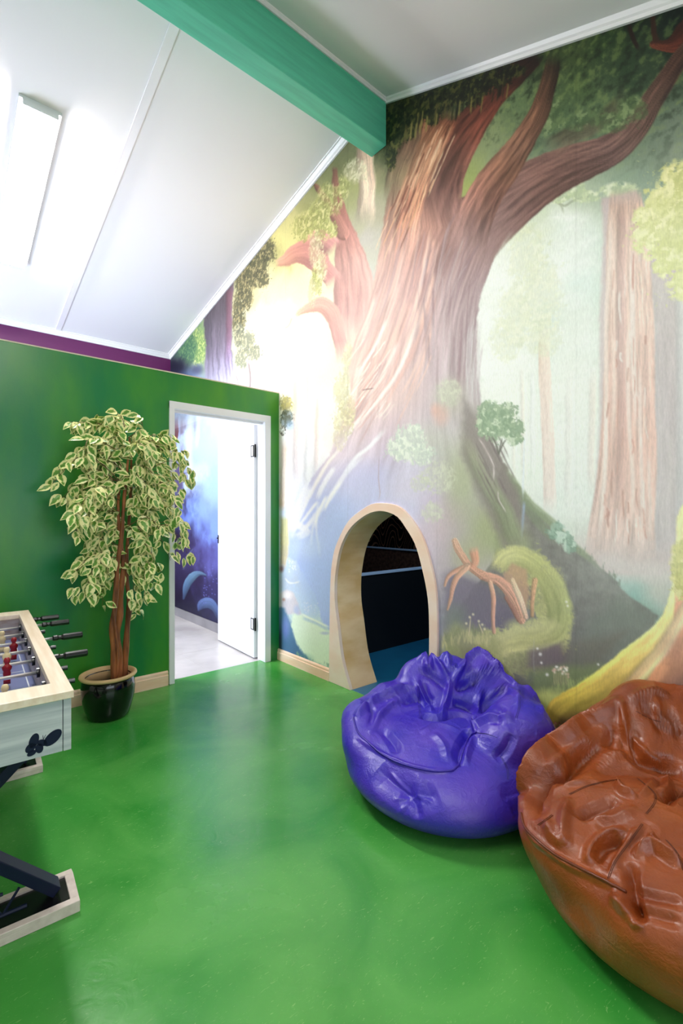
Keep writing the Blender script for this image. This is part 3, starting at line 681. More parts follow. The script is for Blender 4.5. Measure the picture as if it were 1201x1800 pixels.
    # sunlit ribs sweeping to the lower left
    for pts, w, al in (([(735,560),(715,620),(690,670),(655,715),(625,745),(600,785),(578,812),(560,842),(540,880),(515,925)],3,.85),([(680,560),(664,600),(640,640),(622,680)],2.4,.75),
                       ([(700,600),(672,660),(640,705)],3,.6),([(680,752),(650,785),(625,805),(600,842),(575,880),(560,905),(545,930)],3.2,.9),([(640,800),(610,830),(585,870),(560,900),(530,935),(505,945)],3.5,.9),
                       ([(560,880),(556,930),(560,960),(563,985)],2,.8),([(553,900),(548,940),(545,965)],1.8,.7),([(590,820),(570,850),(556,880)],4,.8),([(545,850),(525,900),(505,945)],9,.85),([(520,920),(540,935),(520,945)],6,.8)):
        p.stroke(pts, w, (255,246,238) if pts[0][1] < 700 else (252,250,255), al, 3)
    for k in range(36):
        x = R.uniform(640, 700); v0 = R.uniform(590, 720); l = R.uniform(20, 60)
        p.stroke([(x, v0),(x-l*.35, v0+l*.5),(x-l*.75, v0+l)], R.uniform(.6,1.4), R.choice([(255,250,240),(210,160,150),(255,240,226)]), R.uniform(.4,.8), 1)
    p.stroke([(636,686),(648,684),(658,682)], .7, (90,50,50), .8)
    for a in ((605,740,18,30),(612,720,14,30),(598,770,14,24)): p.foliage(*a, (190,182,140),(216,206,160),(250,244,206), alpha=.5)
    p.blob(600,780,26,34,(205,185,205),.35)
    # moss, pink bark and lilac on the lower trunk
    for a in ((790,700,40,44,(178,178,150),.55),(760,780,50,50,(186,190,168),.5),(830,760,30,60,(150,150,130),.5),(810,850,46,90,(158,166,122),.75),(860,930,60,70,(150,158,108),.8),(790,920,40,60,(170,158,140),.5),(820,980,50,50,(160,162,112),.6),(900,960,46,44,(150,160,110),.75)):
        p.blob(*a)
    for a in ((775,730,20,26),(765,720,12,16)): p.blob(*a, (220,164,148), .55)
    p.poly([(815,700),(850,745),(884,812),(915,870),(918,960),(895,985),(868,930),(840,870),(812,800)], (118,108,104), soft=9, alpha=.8, wob=4)
    p.limb([(812,760,8),(845,830,13),(880,890,15),(905,950,15),(918,985,10)], [(150,152,120),(134,146,108),(120,138,96),(124,142,92)], edge=12, streak=.2, alpha=.5, tail=(.2,.2))
    p.stroke([(841,768),(856,792),(868,820),(867,850)], 1.5, (206,190,190), .85, 1); p.stroke([(876,862),(878,880),(890,902)], 1.2, (200,188,184), .8, 1)
    for k in range(20):
        x = R.uniform(830, 880); v0 = R.uniform(740, 840); l = R.uniform(30, 70)
        p.stroke([(x, v0),(x+l*.25, v0+l*.5),(x+l*.5, v0+l)], R.uniform(.8,1.6), R.choice([(92,80,82),(140,128,124),(80,70,72)]), .5, 1.2)
    # lilac and blue hollow round the tunnel, bluish door daylight painted in
    for a in ((640,850,60,50,(176,178,226),.6),(590,930,50,80,(150,176,240),.75),(560,1010,46,80,(138,168,238),.8),(600,1050,30,90,(120,150,222),.7),(720,860,60,40,(206,190,214),.5),(760,930,40,80,(206,176,186),.6),(775,1010,26,80,(176,158,160),.6),(540,960,40,30,(176,204,248),.6)):
        p.blob(*a)
    for a in ((722,770,30,26),(700,785,22,20),(740,800,26,20),(706,800,16,14)): p.foliage(*a, (192,204,190), (216,226,208), (244,250,232), alpha=.75)
    for a in ((770,840,34,30),(740,850,20,16),(790,690,22,26),(760,900,20,20)): p.foliage(*a, (186,190,166), (204,208,182), (224,226,200), alpha=.45)
    p.stroke([(667,800),(666,840),(668,868),(664,885)], .9, (150,130,150), .8)
    for pts in ([(560,880),(540,905),(520,935)],[(575,870),(560,900),(552,930)],[(600,845),(580,875),(570,900)]): p.stroke(pts, 2.4, (255,255,255), .8, 2)
    # bush on the buttress
    for a in ((878,740,34,30),(900,752,24,22),(862,722,22,20),(890,722,22,18),(905,772,16,12),(866,760,18,18),(850,745,14,26)): p.foliage(*a, (118,142,112), (146,168,134), (190,206,172), alpha=.9)
    p.stroke([(876,800),(884,782),(892,770)], 1.3, (84,84,76), .9); p.stroke([(878,802),(872,780),(864,764)], 1.6, (90,88,80), .9); p.stroke([(877,800),(880,784),(884,768)], 1.1, (84,84,76), .9)
    # ---- roots, mound and cave right of the tunnel
    p.poly([(782,1010),(800,1000),(860,1030),(900,1070),(915,1110),(890,1130),(850,1140),(780,1130),(776,1060)], (96,88,104), soft=12, alpha=.85, wob=5)
    p.blob(800,1090,30,40,(104,116,100),.6); p.blob(890,1100,30,34,(84,78,92),.6)
    for a in ((900,985,34,26),(930,1000,34,34),(960,1040,36,50),(975,1080,34,44),(960,1110,44,28),(905,1128,56,30),(880,1160,40,40),(930,1150,50,40),(860,1130,30,26),(985,1110,20,40)):
        p.foliage(*a, (158,158,104), (172,172,112), (192,190,126), alpha=.75, frq=1.7)
    for a in ((985,1060,18,46,(110,116,80),.5),(930,1170,60,34,(104,104,78),.6),(975,1150,34,30,(92,82,82),.8),(905,1100,24,16,(190,190,120),.5)): p.blob(*a)
    p.stroke([(880,990),(905,974),(930,985),(950,1000)], 1.2, (226,222,160), .8)
    p.limb([(872,1006,10),(884,988,15),(904,978,18),(928,984,18),(952,1004,18),(972,1034,20),(984,1070,22),(978,1104,22),(950,1122,20),(915,1126,18),(884,1136,18),(858,1160,16)], [(196,190,124),(206,202,136),(186,186,118),(172,174,110),(160,164,104),(148,154,98),(150,154,98),(170,168,108),(186,182,118),(196,190,124),(170,170,110)], edge=7, streak=.22, shade=.16, sf=7, alpha=.8, tail=(.05,.15))
    p.poly([(868,1120),(900,1102),(940,1090),(975,1088),(985,1100),(960,1112),(915,1116),(885,1130)], (206,202,140), soft=7, alpha=.55, wob=3)
    p.poly([(930,1142),(985,1130),(992,1160),(960,1180),(930,1170)], (98,86,92), soft=9, alpha=.8, wob=4)
    rt = [(216,166,140),(206,146,122),(196,140,120),(186,136,112)]
    p.poly([(884,1010),(900,990),(925,1000),(930,1040),(925,1085),(910,1088),(900,1050)], (186,140,112), soft=4, alpha=.8, wob=3)
    p.limb([(798,950,5),(812,975,7),(828,998,7),(850,1012,8),(875,1020,9),(896,1040,9),(908,1060,7),(918,1090,7)], rt, edge=2, streak=.5, shade=.2, sf=12, wob=4)
    p.limb([(832,960,9),(836,985,7),(828,1000,5)], [(220,150,126),(216,140,112),(206,140,116)], edge=4, streak=.3, alpha=.85, tail=(.3,.1))
    p.limb([(822,994,5),(800,1004,4),(788,1014,3.2),(782,1030,2)], rt, edge=1.6, streak=.2, wob=1.5)
    p.limb([(820,998,5),(804,1014,5),(796,1032,4),(792,1055,3),(787,1072,1.5)], rt, edge=1.6, streak=.2, wob=1.5)
    p.limb([(862,1024,4),(868,1050,4),(867,1080,3.5),(869,1112,3)], rt, edge=1.6, streak=.2, shade=.3, wob=1.5)
    p.limb([(900,1020,4),(915,1055,5),(925,1085,4)], [(232,196,160),(236,200,170),(220,176,150)], edge=2, streak=.4, wob=2)
    p.limb([(940,1020,5),(936,1050,4),(936,1082,3)], [(206,160,120),(200,150,116),(170,130,96)], edge=2, streak=.4, wob=2)
    p.limb([(890,1050,3),(905,1075,4),(912,1090,3)], [(140,96,84),(150,104,90)], edge=2, streak=.3)
    # grass and seed heads
    p.poly([(775,1120),(800,1095),(850,1110),(880,1130),(880,1180),(780,1180)], (150,150,100), soft=12, alpha=.75, wob=6)
    p.grass([(780,1140),(820,1130),(860,1135)], 60, 26, (196,188,130), .6, 5)
    p.grass([(780,1130),(820,1115),(850,1120)], 30, 22, (110,116,84), .5, 6)
    for x, y in ((826,1085),(832,1080),(842,1092),(848,1098),(820,1096),(852,1106)): p.blob(x, y, 3, 3, (236,220,180), .9)
    p.stroke([(824,1120),(826,1100),(828,1084)], .9, (214,196,150), .9); p.stroke([(850,1115),(844,1100),(842,1094)], .9, (214,196,150), .9)
    # lower right: grass, big mossy roots
    p.poly([(930,1180),(1000,1170),(1060,1170),(1030,1210),(990,1230),(960,1250),(930,1230)], (112,128,84), soft=12, alpha=.8, wob=6)
    p.grass([(960,1225),(990,1212),(1030,1205),(1060,1195)], 80, 20, (160,176,110), .6, 8)
    p.poly([(935,1215),(965,1215),(1000,1218),(980,1240),(965,1290),(940,1290)], (206,214,124), soft=10, alpha=.9, wob=5)
    p.limb([(1240,920,50),(1215,1040,34),(1180,1110,30),(1120,1165,32),(1070,1205,32),(1020,1232,28),(985,1256,26),(968,1290,22)], [(210,204,130),(222,200,140),(236,214,140),(234,206,130),(228,198,112),(220,190,96),(198,176,76),(160,130,60)], edge=2.5, streak=.22, shade=-.24, sf=6, wob=5)
    p.poly([(985,1262),(1030,1250),(1080,1225),(1110,1215),(1120,1240),(1090,1300),(1060,1340),(980,1330)], (74,54,40), soft=12, alpha=.9, wob=6)
    p.limb([(1300,1010,110),(1250,1130,72),(1200,1200,56),(1160,1250,50),(1130,1300,44)], [(214,160,120),(206,140,112),(196,138,104),(180,124,90),(120,80,56)], edge=4, streak=.2, shade=-.2, wob=3)
    p.limb([(1210,1060,10),(1170,1130,12),(1130,1180,12),(1085,1230,12),(1070,1262,9)], [(250,214,170),(250,220,170),(248,214,160),(246,208,150),(220,180,130)], edge=8, streak=.1, alpha=.9)
    p.blob(1200,1210,50,60,(120,88,84),.7); p.blob(1190,1140,40,40,(170,120,108),.5)
    for a in ((1192,1000,18,30),(1205,970,26,24),(1200,1030,16,30)): p.foliage(*a, (180,178,96),(214,206,120),(240,230,160), alpha=.9)
    p.blob(960,1290,40,26,(60,36,40),.8)
    for k in range(44): p.blob(R.uniform(955, 1010), R.uniform(1270, 1300), 2.6, 2.6, R.choice([(206,120,120),(170,80,90),(235,200,190),(110,50,60)]), .9)
    # flower heads
    for k in range(26):
        x = R.uniform(972, 1000); y = 1172+abs(R.gauss(0, 6)); p.blob(x, y, 3, 3, R.choice([(240,226,200),(206,170,150),(250,246,236)]), .9)
    for k in range(9):
        x = 974+k*3; p.stroke([(x, 1180),(x+1, 1194),(x-1, 1206)], .7, (190,176,130), .6)
    for x, y, w in ((962,1186,4),(945,1140,3),(950,1150,4),(1052,1168,3),(998,1065,3),(996,1058,3),(952,1165,3)): p.blob(x, y, w, w, (246,242,236), .9)
    p.stroke([(940,1120),(938,1160),(940,1190)], 1, (160,160,150), .4)
    # lower left corner: boulders and lit path
    p.limb([(500,905,7),(500,960,7),(497,1000,6)], [(196,186,96),(200,176,90),(190,150,110)], edge=4, streak=.3, alpha=.8, tail=(.1,.1)); p.blob(495,1000,6,8,(90,50,40),.8)
    p.poly([(489,1060),(494,1042),(504,1036),(516,1042),(524,1060),(530,1080),(500,1080),(489,1070)], (190,176,186), soft=2.5, wob=1); p.blob(504,1046,14,10,(250,230,224),.9); p.blob(522,1072,8,12,(130,150,200),.7); p.blob(499,1054,4,4,(150,90,70),.8)
    p.poly([(515,1078),(530,1080),(583,1108),(583,1172),(548,1162),(524,1140),(510,1100)], (216,234,196), soft=3, wob=4)
    p.stroke([(530,1085),(560,1097),(583,1110)], 3, (150,178,190), .8, 3); p.stroke([(528,1078),(556,1092),(583,1104)], 1.6, (236,246,216), .9, 2)
    p.poly([(489,1066),(500,1070),(510,1090),(516,1120),(530,1145),(548,1165),(583,1176),(583,1215),(480,1165),(480,1080)], (52,84,120), soft=3, wob=3); p.blob(502,1104,10,26,(80,96,170),.8); p.blob(491,1130,6,40,(24,30,44),.9); p.blob(530,1160,26,14,(70,120,110),.6)
    p.blob(572,1113,12,4,(160,170,190),.8); p.grass([(520,1150),(550,1165),(580,1172)], 24, 6, (110,150,120), .8, 12)
    for k in range(26): p.blob(R.uniform(535, 566), R.uniform(1058, 1080), 1.6, 1.6, (206,214,240), .7)
    for k in range(16): p.blob(R.uniform(508, 520), R.uniform(985, 1005), 1.8, 1.8, (236,240,250), .8)
    p.stroke([(500,1015),(508,1024),(518,1025),(528,1021)], 1.4, (240,236,230), .7, 1)
    # ---- bay seen through the doorway (behind the partition), blue hall light painted in
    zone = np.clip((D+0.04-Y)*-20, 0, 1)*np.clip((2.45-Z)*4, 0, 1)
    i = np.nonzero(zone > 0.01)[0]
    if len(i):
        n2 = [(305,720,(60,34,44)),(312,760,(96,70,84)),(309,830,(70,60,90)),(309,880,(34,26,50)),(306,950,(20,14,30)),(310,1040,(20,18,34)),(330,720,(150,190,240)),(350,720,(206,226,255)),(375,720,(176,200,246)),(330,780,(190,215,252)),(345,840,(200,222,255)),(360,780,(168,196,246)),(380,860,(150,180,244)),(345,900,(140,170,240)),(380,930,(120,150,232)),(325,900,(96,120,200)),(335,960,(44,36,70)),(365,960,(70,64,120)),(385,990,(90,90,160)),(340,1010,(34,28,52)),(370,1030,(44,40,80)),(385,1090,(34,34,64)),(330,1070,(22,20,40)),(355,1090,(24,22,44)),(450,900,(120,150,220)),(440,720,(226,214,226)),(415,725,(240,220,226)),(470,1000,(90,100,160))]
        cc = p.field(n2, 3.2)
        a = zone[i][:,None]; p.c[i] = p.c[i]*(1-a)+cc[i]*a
        def door(f):   # paint only in this bay
            keep = p.c.copy(); f(); a2 = zone[:,None]; p.c[:] = keep*(1-a2)+p.c*a2
        def leaves():
            p.stroke([(314,715),(313,770),(315,820)], 3, (176,206,246), .7, 3); p.stroke([(336,715),(332,780),(336,860)], 5, (226,238,255), .55, 6)
            p.stroke([(350,720),(346,790)], 2.5, (240,246,255), .5, 4)
            p.limb([(323,1052,2),(328,1030,6),(338,1014,7),(350,1008,4),(362,1011,1)], [(48,60,88),(70,96,124),(84,112,136),(70,90,116)], edge=1.5, streak=.2, wob=1)
            p.limb([(350,1072,2),(356,1062,8),(368,1060,9),(378,1070,6),(386,1086,5)], [(54,66,104),(74,92,132),(66,82,120),(50,60,96)], edge=2, streak=.2, wob=1)
            p.limb([(323,1000,2),(330,980,4),(340,966,1)], [(60,64,90),(80,86,116)], edge=1.5, streak=.2)
            for k in range(40): p.blob(R.uniform(355, 388), R.uniform(990, 1060), 1.5, 1.5, (96,100,170), .7)
            p.limb([(309,715,4),(309,770,4)], [(80,46,46),(100,60,60)], edge=2)
        door(leaves)
        p.stroke([(409,718),(414,730),(418,722)], 1.2, (120,80,80), .6)
    # seams between the paper strips
    for ys in (0.98, 1.78, 2.58, 3.38, 4.2):
        i = np.nonzero(np.abs(Y-ys) < 0.004)[0]; p.c[i] *= 0.95
    c = np.clip(p.c, 0, 1)
    # airy print lower down, dark crown; brightening also makes up for uneven lamp light
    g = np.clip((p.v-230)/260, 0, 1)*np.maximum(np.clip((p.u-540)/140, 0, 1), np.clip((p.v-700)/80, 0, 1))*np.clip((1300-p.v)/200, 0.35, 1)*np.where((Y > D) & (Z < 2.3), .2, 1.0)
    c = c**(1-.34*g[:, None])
    g3 = np.clip((p.u-488)/20, 0, 1)*np.clip((800-p.u)/80, 0, 1)*np.clip((p.v-790)/80, 0, 1)*np.clip((1130-p.v)/60, 0, 1)*np.where(Y < D, 1.0, 0.0)  # strengthens the painted bluish daylight round the tunnel
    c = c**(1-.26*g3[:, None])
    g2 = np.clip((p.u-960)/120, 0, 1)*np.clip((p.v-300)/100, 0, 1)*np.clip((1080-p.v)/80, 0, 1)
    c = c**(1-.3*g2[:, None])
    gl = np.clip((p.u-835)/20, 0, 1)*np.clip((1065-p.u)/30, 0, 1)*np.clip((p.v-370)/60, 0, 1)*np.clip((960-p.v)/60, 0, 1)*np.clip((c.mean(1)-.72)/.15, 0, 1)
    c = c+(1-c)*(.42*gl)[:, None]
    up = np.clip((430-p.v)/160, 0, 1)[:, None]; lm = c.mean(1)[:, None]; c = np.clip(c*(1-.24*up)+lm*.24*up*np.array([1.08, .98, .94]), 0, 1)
    hot = np.clip((640-p.u)/110, 0, 1)*np.clip((720-p.v)/120, 0, 1)*np.clip((Z-2.0)/.3, 0, 1)  # print darkened near the ceiling lamp to offset its strong light
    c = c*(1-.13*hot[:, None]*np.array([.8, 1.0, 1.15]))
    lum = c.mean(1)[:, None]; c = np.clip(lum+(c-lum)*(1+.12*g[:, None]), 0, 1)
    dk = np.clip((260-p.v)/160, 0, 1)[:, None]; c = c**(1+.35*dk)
    lin = np.where(c <= 0.04045, c/12.92, ((c+0.055)/1.055)**2.4)
    return lin

def build_mural_wall():
    ys = [YF]
    while ys[-1] < YB:
        y = ys[-1]; ys.append(y + (0.02 if y < 0.3 else 0.0048 if y < 2.3 else 0.006 if y < 3.5 else 0.011))
    ys[-1] = YB; ny = len(ys); nz = 720
    Yg, Fg = np.meshgrid(np.array(ys), np.linspace(0, 1, nz), indexing='ij')
    zc = np.array([zceil(y) + 0.02 for y in ys])
    Zg = Fg * zc[:,None]
    Yf = Yg.ravel(); Zf = Zg.ravel()
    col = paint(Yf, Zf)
    hole = in_poly(Yf, Zf, [(a*0.5+c*0.5, b*0.5+d*0.5) for (a,b),(c,d) in zip(rin, rout)]).reshape(ny, nz)
    co = np.stack([np.full(len(Yf), W), Yf, Zf], 1)
    a = (np.arange(ny-1)[:,None]*nz + np.arange(nz-1)[None,:])
    keep = ~(hole[:-1,:-1] | hole[1:,:-1] | hole[:-1,1:] | hole[1:,1:])
    a = a[keep]
    faces = np.stack([a, a+1, a+nz+1, a+nz], 1)
    me = bpy.data.meshes.new('wall_right')
    me.vertices.add(len(co)); me.vertices.foreach_set('co', co.ravel())
    me.loops.add(faces.size); me.loops.foreach_set('vertex_index', faces.ravel())
    me.polygons.add(len(faces)); me.polygons.foreach_set('loop_start', np.arange(0, faces.size, 4))
    me.update(calc_edges=True)
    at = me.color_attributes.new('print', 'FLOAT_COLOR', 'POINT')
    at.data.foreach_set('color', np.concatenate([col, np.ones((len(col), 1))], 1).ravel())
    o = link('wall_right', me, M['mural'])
    tagp(o, kind='structure')
    # far face of the same wall, in the play room beyond
    bm = bmesh.new(); hx = W + 0.245
    n = RN; f = [bm.verts.new((hx, y, z)) for y, z in rout]
    zt = 2.6
    bl = [bm.verts.new((hx, a, b)) for a, b in ((YB, 0), (YB, zt), (YF, zt), (YF, 0))]
    mid = n//2
    bm.faces.new([bl[0], bl[1]] + f[mid::-1]); bm.faces.new([bl[2], bl[3]] + f[:mid-1:-1]); bm.faces.new([bl[1], bl[2], f[mid]])
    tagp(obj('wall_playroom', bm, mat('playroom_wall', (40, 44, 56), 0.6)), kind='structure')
build_mural_wall()

# ------------------------------------------------------------------ room shell
def S(name, bm, m, parent=None, **k):
    o = obj(name, bm, m, parent, **k)
    if parent is None: tagp(o, kind='structure')
    return o

bm = bmesh.new(); box(bm, XL, W, YF, 3.56, -0.06, 0); S('floor', bm, M['floor'])
bm = bmesh.new(); box(bm, XL, W, 3.56, YB, -0.06, 0); o = S('floor_hall', bm, M['tile'])
bm = bmesh.new(); box(bm, W, 5.6, YF, YB, -0.06, 0); S('floor_playroom', bm, mat('blue_playroom_floor', (26, 104, 138), 0.35, var=(6, 0.15, (1, 1, 1))))
# tile joints
bm = bmesh.new()
for x in (1.05, 1.65): box(bm, x, x+0.004, 3.56, YB, 0, 0.0008)
for y in (4.16, 4.76, 5.36): box(bm, XL, W, y, y+0.004, 0, 0.0008)
S('trim_floor_joints', bm, mat('grey_grout', (176, 172, 170), 0.7))

T0, T1 = 1.318, 2.128          # door opening
DH = 2.045
bm = bmesh.new()
for x0, x1, z0, z1 in ((XL, T0, 0, 2.284), (T1, W, 0, 2.284), (T0, T1, DH, 2.284)):
    box(bm, x0, x1, D, D+0.10, z0, z1)
bmesh.ops.remove_doubles(bm, verts=bm.verts, dist=1e-5)
S('wall_back', bm, M['green_wall'])
bm = bmesh.new(); box(bm, XL, W, D-0.003, D+0.103, 2.284, 2.292); S('trim_partition_top', bm, mat('cream_edge', (226, 214, 190), 0.5))
bm = bmesh.new(); box(bm, XL, W, YB, YB+0.08, 0, zceil(YB)); S('wall_far', bm, M['purple'])
# side and rear walls with their windows
def wall_with_window(name, axis, pos, a0, a1, wins, top, m):
    bm = bmesh.new()
    def bx_(p0, p1, z0, z1):
        if axis == 'x': box(bm, pos-0.1, pos, p0, p1, z0, z1)
        else: box(bm, p0, p1, pos-0.1, pos, z0, z1)
    c = a0
    for w0, w1, z0, z1 in wins:
        bx_(c, w0, 0, top); bx_(w0, w1, 0, z0); bx_(w0, w1, z1, top); c = w1
    bx_(c, a1, 0, top)
    S(name, bm, m)
wall_with_window('wall_left', 'x', XL, YF, YB, [(3.95, 5.55, 0.75, 2.25)], 4.1, M['plain'])
wall_with_window('wall_front', 'y', YF, XL, W, [(-1.0, 1.6, 0.6, 1.95)], 2.7, M['plain'])
def window(name, axis, pos, a0, a1, z0, z1):
    r = empty(name, (0, 0, 0)); tagp(r, kind='structure')
    bm = bmesh.new(); t = 0.05
    def bx_(p0, p1, q0, q1):
        if axis == 'x': box(bm, pos-0.08, pos-0.03, p0, p1, q0, q1)
        else: box(bm, p0, p1, pos-0.08, pos-0.03, q0, q1)
    bx_(a0, a0+t, z0, z1); bx_(a1-t, a1, z0, z1); bx_(a0, a1, z0, z0+t); bx_(a0, a1, z1-t, z1); mid = (a0+a1)/2; bx_(mid-t/2, mid+t/2, z0, z1)
    obj('window_frame', bm, M['trim'], r)
window('window_1', 'x', XL, 3.95, 5.55, 0.75, 2.25)
window('window_2', 'y', YF, -1.0, 1.6, 0.6, 1.95)  # unseen rear window, put in with the fill light

# ceilings: two slopes meeting over the teal ridge beam
def slab(name, y0, z0, y1, z1, m, x1=W+0.0):
    bm = bmesh.new()
    vs = [bm.verts.new(p) for p in ((XL-.1,y0,z0),(x1,y0,z0),(x1,y1,z1),(XL-.1,y1,z1),(XL-.1,y0,z0+.08),(x1,y0,z0+.08),(x1,y1,z1+.08),(XL-.1,y1,z1+.08))]
    for q in ((0,1,2,3),(7,6,5,4),(0,4,5,1),(1,5,6,2),(2,6,7,3),(3,7,4,0)): bm.faces.new([vs[i] for i in q])
    return S(name, bm, m)
slab('ceiling', 2.26, zceil(2.271), YB+.1, zceil(YB+.1), M['ceiling'])
slab('ceiling_front', YF-.1, zceil(YF-.1), 2.26, zceil(2.26), M['ceiling'])
bm = bmesh.new(); box(bm, W+0.03, 5.6, YF, YB, 2.6, 2.66); S('ceiling_playroom', bm, mat('playroom_ceiling', (60, 62, 70), 0.7))
bm = bmesh.new(); box(bm, XL, W-0.001, 2.195, 2.333, 3.66, 4.0)
S('trim_ridge_beam', bm, M['beam_side'], bevel=0.004)

def cornice(name, a, b, down, out, h=0.05, w=0.045):
    """stepped white moulding between a and b; 'down' runs along the wall, 'out' away from it"""
    a = Vector(a); b = Vector(b); down = Vector(down).normalized(); out = Vector(out).normalized()
    prof = [(0,0),(h,0),(h,.012),(h*.72,.014),(h*.62,.022),(h*.30,w*.74),(h*.22,w*.78),(h*.22,w),(0,w)]
    bm = bmesh.new(); R = []
    for p in (a, b): R.append([bm.verts.new(p + down*s + out*t) for s, t in prof])
    n = len(prof)
    for k in range(n): bm.faces.new((R[0][k], R[0][(k+1)%n], R[1][(k+1)%n], R[1][k]))
    bm.faces.new(R[0][::-1]); bm.faces.new(R[1])
    return S(name, bm, M['trim'])
zf = lambda y: zceil(y)
cornice('trim_1', (W, 2.34, zf(2.34)), (W, YB, zf(YB)), (0, 0, -1), (-1, 0, 0), 0.052)
cornice('trim_2', (W, YF, zf(YF)), (W, 2.195, zf(2.195)), (0, 0, -1), (-1, 0, 0), 0.055)
cornice('trim_3', (XL, YB, zf(YB)), (W, YB, zf(YB)), (0, 0, -1), (0, -1, 0.2), 0.05)
cornice('trim_4', (XL, 2.195, zf(2.195)), (W, 2.195, zf(2.195)), (0, 0, -1), (0, -1, -0.42), 0.05)
# cover strips over the board joints
def strip(name, x, y0, y1, w=0.05):
    bm = bmesh.new(); t = 0.012
    vs = []
    for y in (y0, y1):
        for dx, dz in ((-w/2, 0), (-w/2, -t), (w/2, -t), (w/2, 0)): vs.append(bm.verts.new((x+dx, y, zceil(y)+dz+0.002)))
    for q in ((0,1,5,4),(1,2,6,5),(2,3,7,6),(0,4,7,3),(0,3,2,1),(4,5,6,7)): bm.faces.new([vs[i] for i in q])
    S(name, bm, M['trim'])
strip('trim_5', 1.0, 2.34, YB); strip('trim_6', -0.25, 2.34, YB); strip('trim_7', 1.0 - 1.3, YF, 2.19)

# skirting boards
def skirt(name, x0, y0, x1, y1, nx, ny, h=0.092, t=0.018, m=None, lip=True):
    bm = bmesh.new(); a = Vector((x0, y0, 0)); b = Vector((x1, y1, 0)); n = Vector((nx, ny, 0))
    prof = [(0, 0), (t, 0), (t, h*.70), (t*.75, h*.73), (t*.75, h*.90), (t*.35, h), (0, h)] if lip else [(0, 0), (t, 0), (t, h), (0, h)]
    R = [[bm.verts.new(p + n*o_ + Vector((0, 0, z))) for o_, z in prof] for p in (a, b)]
    k_ = len(prof)
    for k in range(k_): bm.faces.new((R[0][k], R[0][(k+1)%k_], R[1][(k+1)%k_], R[1][k]))
    bm.faces.new(R[0][::-1]); bm.faces.new(R[1])
    S(name, bm, m or M['pine'])
skirt('baseboard_back', XL, D, T0-0.035, D, 0, -1, 0.105)
skirt('baseboard_right', W, rout[0][0], W, D, -1, 0)
skirt('baseboard_right_near', W, YF, W, rout[-1][0], -1, 0)
skirt('baseboard_hall', W, D+0.1, W, YB, -1, 0, 0.10, 0.010, M['skirt_tile'], False)
skirt('baseboard_far', XL, YB, W, YB, 0, -1, 0.10, 0.010, M['skirt_tile'], False)

# ---- doorway
door = empty('door_1', (T1-0.03, D+0.06, 0)); tagp(door, kind='structure')
def par(o, parent):
    o.parent = parent; o.matrix_parent_inverse = Matrix.Translation(-Vector(parent.location)) if parent.rotation_euler.z == 0 else parent.matrix_world.inverted()
    return o
bm = bmesh.new()
fw = 0.034
box(bm, T0-fw+0.008, T0+0.014, D-0.014, D+0.112, 0, DH+0.03)
box(bm, T1-0.03, T1+0.026, D-0.014, D+0.112, 0, DH+0.03)
box(bm, T0-fw+0.008, T1+0.026, D-0.0145, D+0.1125, DH-0.022, DH+0.032)
box(bm, T0+0.014, T0+0.030, D+0.030, D+0.055, 0, DH-0.02)
box(bm, T0+0.014, T1-0.03, D+0.030, D+0.055, DH-0.040, DH-0.02)
par(obj('door_frame', bm, M['door'], bevel=0.003), door)
# leaf, swung wide open into the hall
hx, hy = T1-0.036, D+0.128
fx, fy = 2.126, 4.37
ang = math.atan2(fy-hy, fx-hx)
dl = math.hypot(fx-hx, fy-hy)
LM = Matrix.Translation((hx, hy, 0)) @ Matrix.Rotation(ang, 4, 'Z')
bm = bmesh.new(); box(bm, 0.0, dl, -0.02, 0.02, 0.012, 2.018, LM)
leaf = par(obj('door_leaf', bm, M['door'], bevel=0.002), door)
for z in (0.30, 1.79):
    bm = bmesh.new()
    # open strap hinge: a dark rectangular outline on the leaf and a knuckle
    for a0, a1, b0, b1 in ((0.0, 0.055, z-0.05, z-0.043), (0.0, 0.055, z+0.043, z+0.05), (0.049, 0.055, z-0.05, z+0.05), (0.0, 0.012, z-0.05, z+0.05)):
        box(bm, a0, a1, 0.0195, 0.0225, b0, b1, LM)
    tube(bm, [LM @ Vector((-0.012, 0.012, z-0.055)), LM @ Vector((-0.012, 0.012, z+0.055))], 0.007, 10)
    hg = obj('hinge', bm, M['black_metal']); hg.parent = leaf; hg.matrix_parent_inverse = Matrix.Identity(4)
bm = bmesh.new()
box(bm, dl-0.02, dl+0.002, 0.020, 0.023, 0.96, 1.04, LM); box(bm, dl-0.004, dl+0.008, 0.0, 0.012, 0.985, 1.015, LM)
tube(bm, [LM @ Vector((dl-0.012, 0.02, 1.01)), LM @ Vector((dl-0.012, 0.036, 1.01))], 0.006, 10)
hd = obj('latch', bm, M['black_metal']); hd.parent = leaf

# ---- play room beyond the tunnel
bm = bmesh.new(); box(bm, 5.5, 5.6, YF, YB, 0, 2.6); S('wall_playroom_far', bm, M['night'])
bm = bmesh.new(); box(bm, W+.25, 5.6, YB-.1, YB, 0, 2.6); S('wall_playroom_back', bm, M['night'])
bm = bmesh.new(); box(bm, W+.25, 5.6, YF, YF+.1, 0, 2.6); S('wall_playroom_front', bm, M['night'])

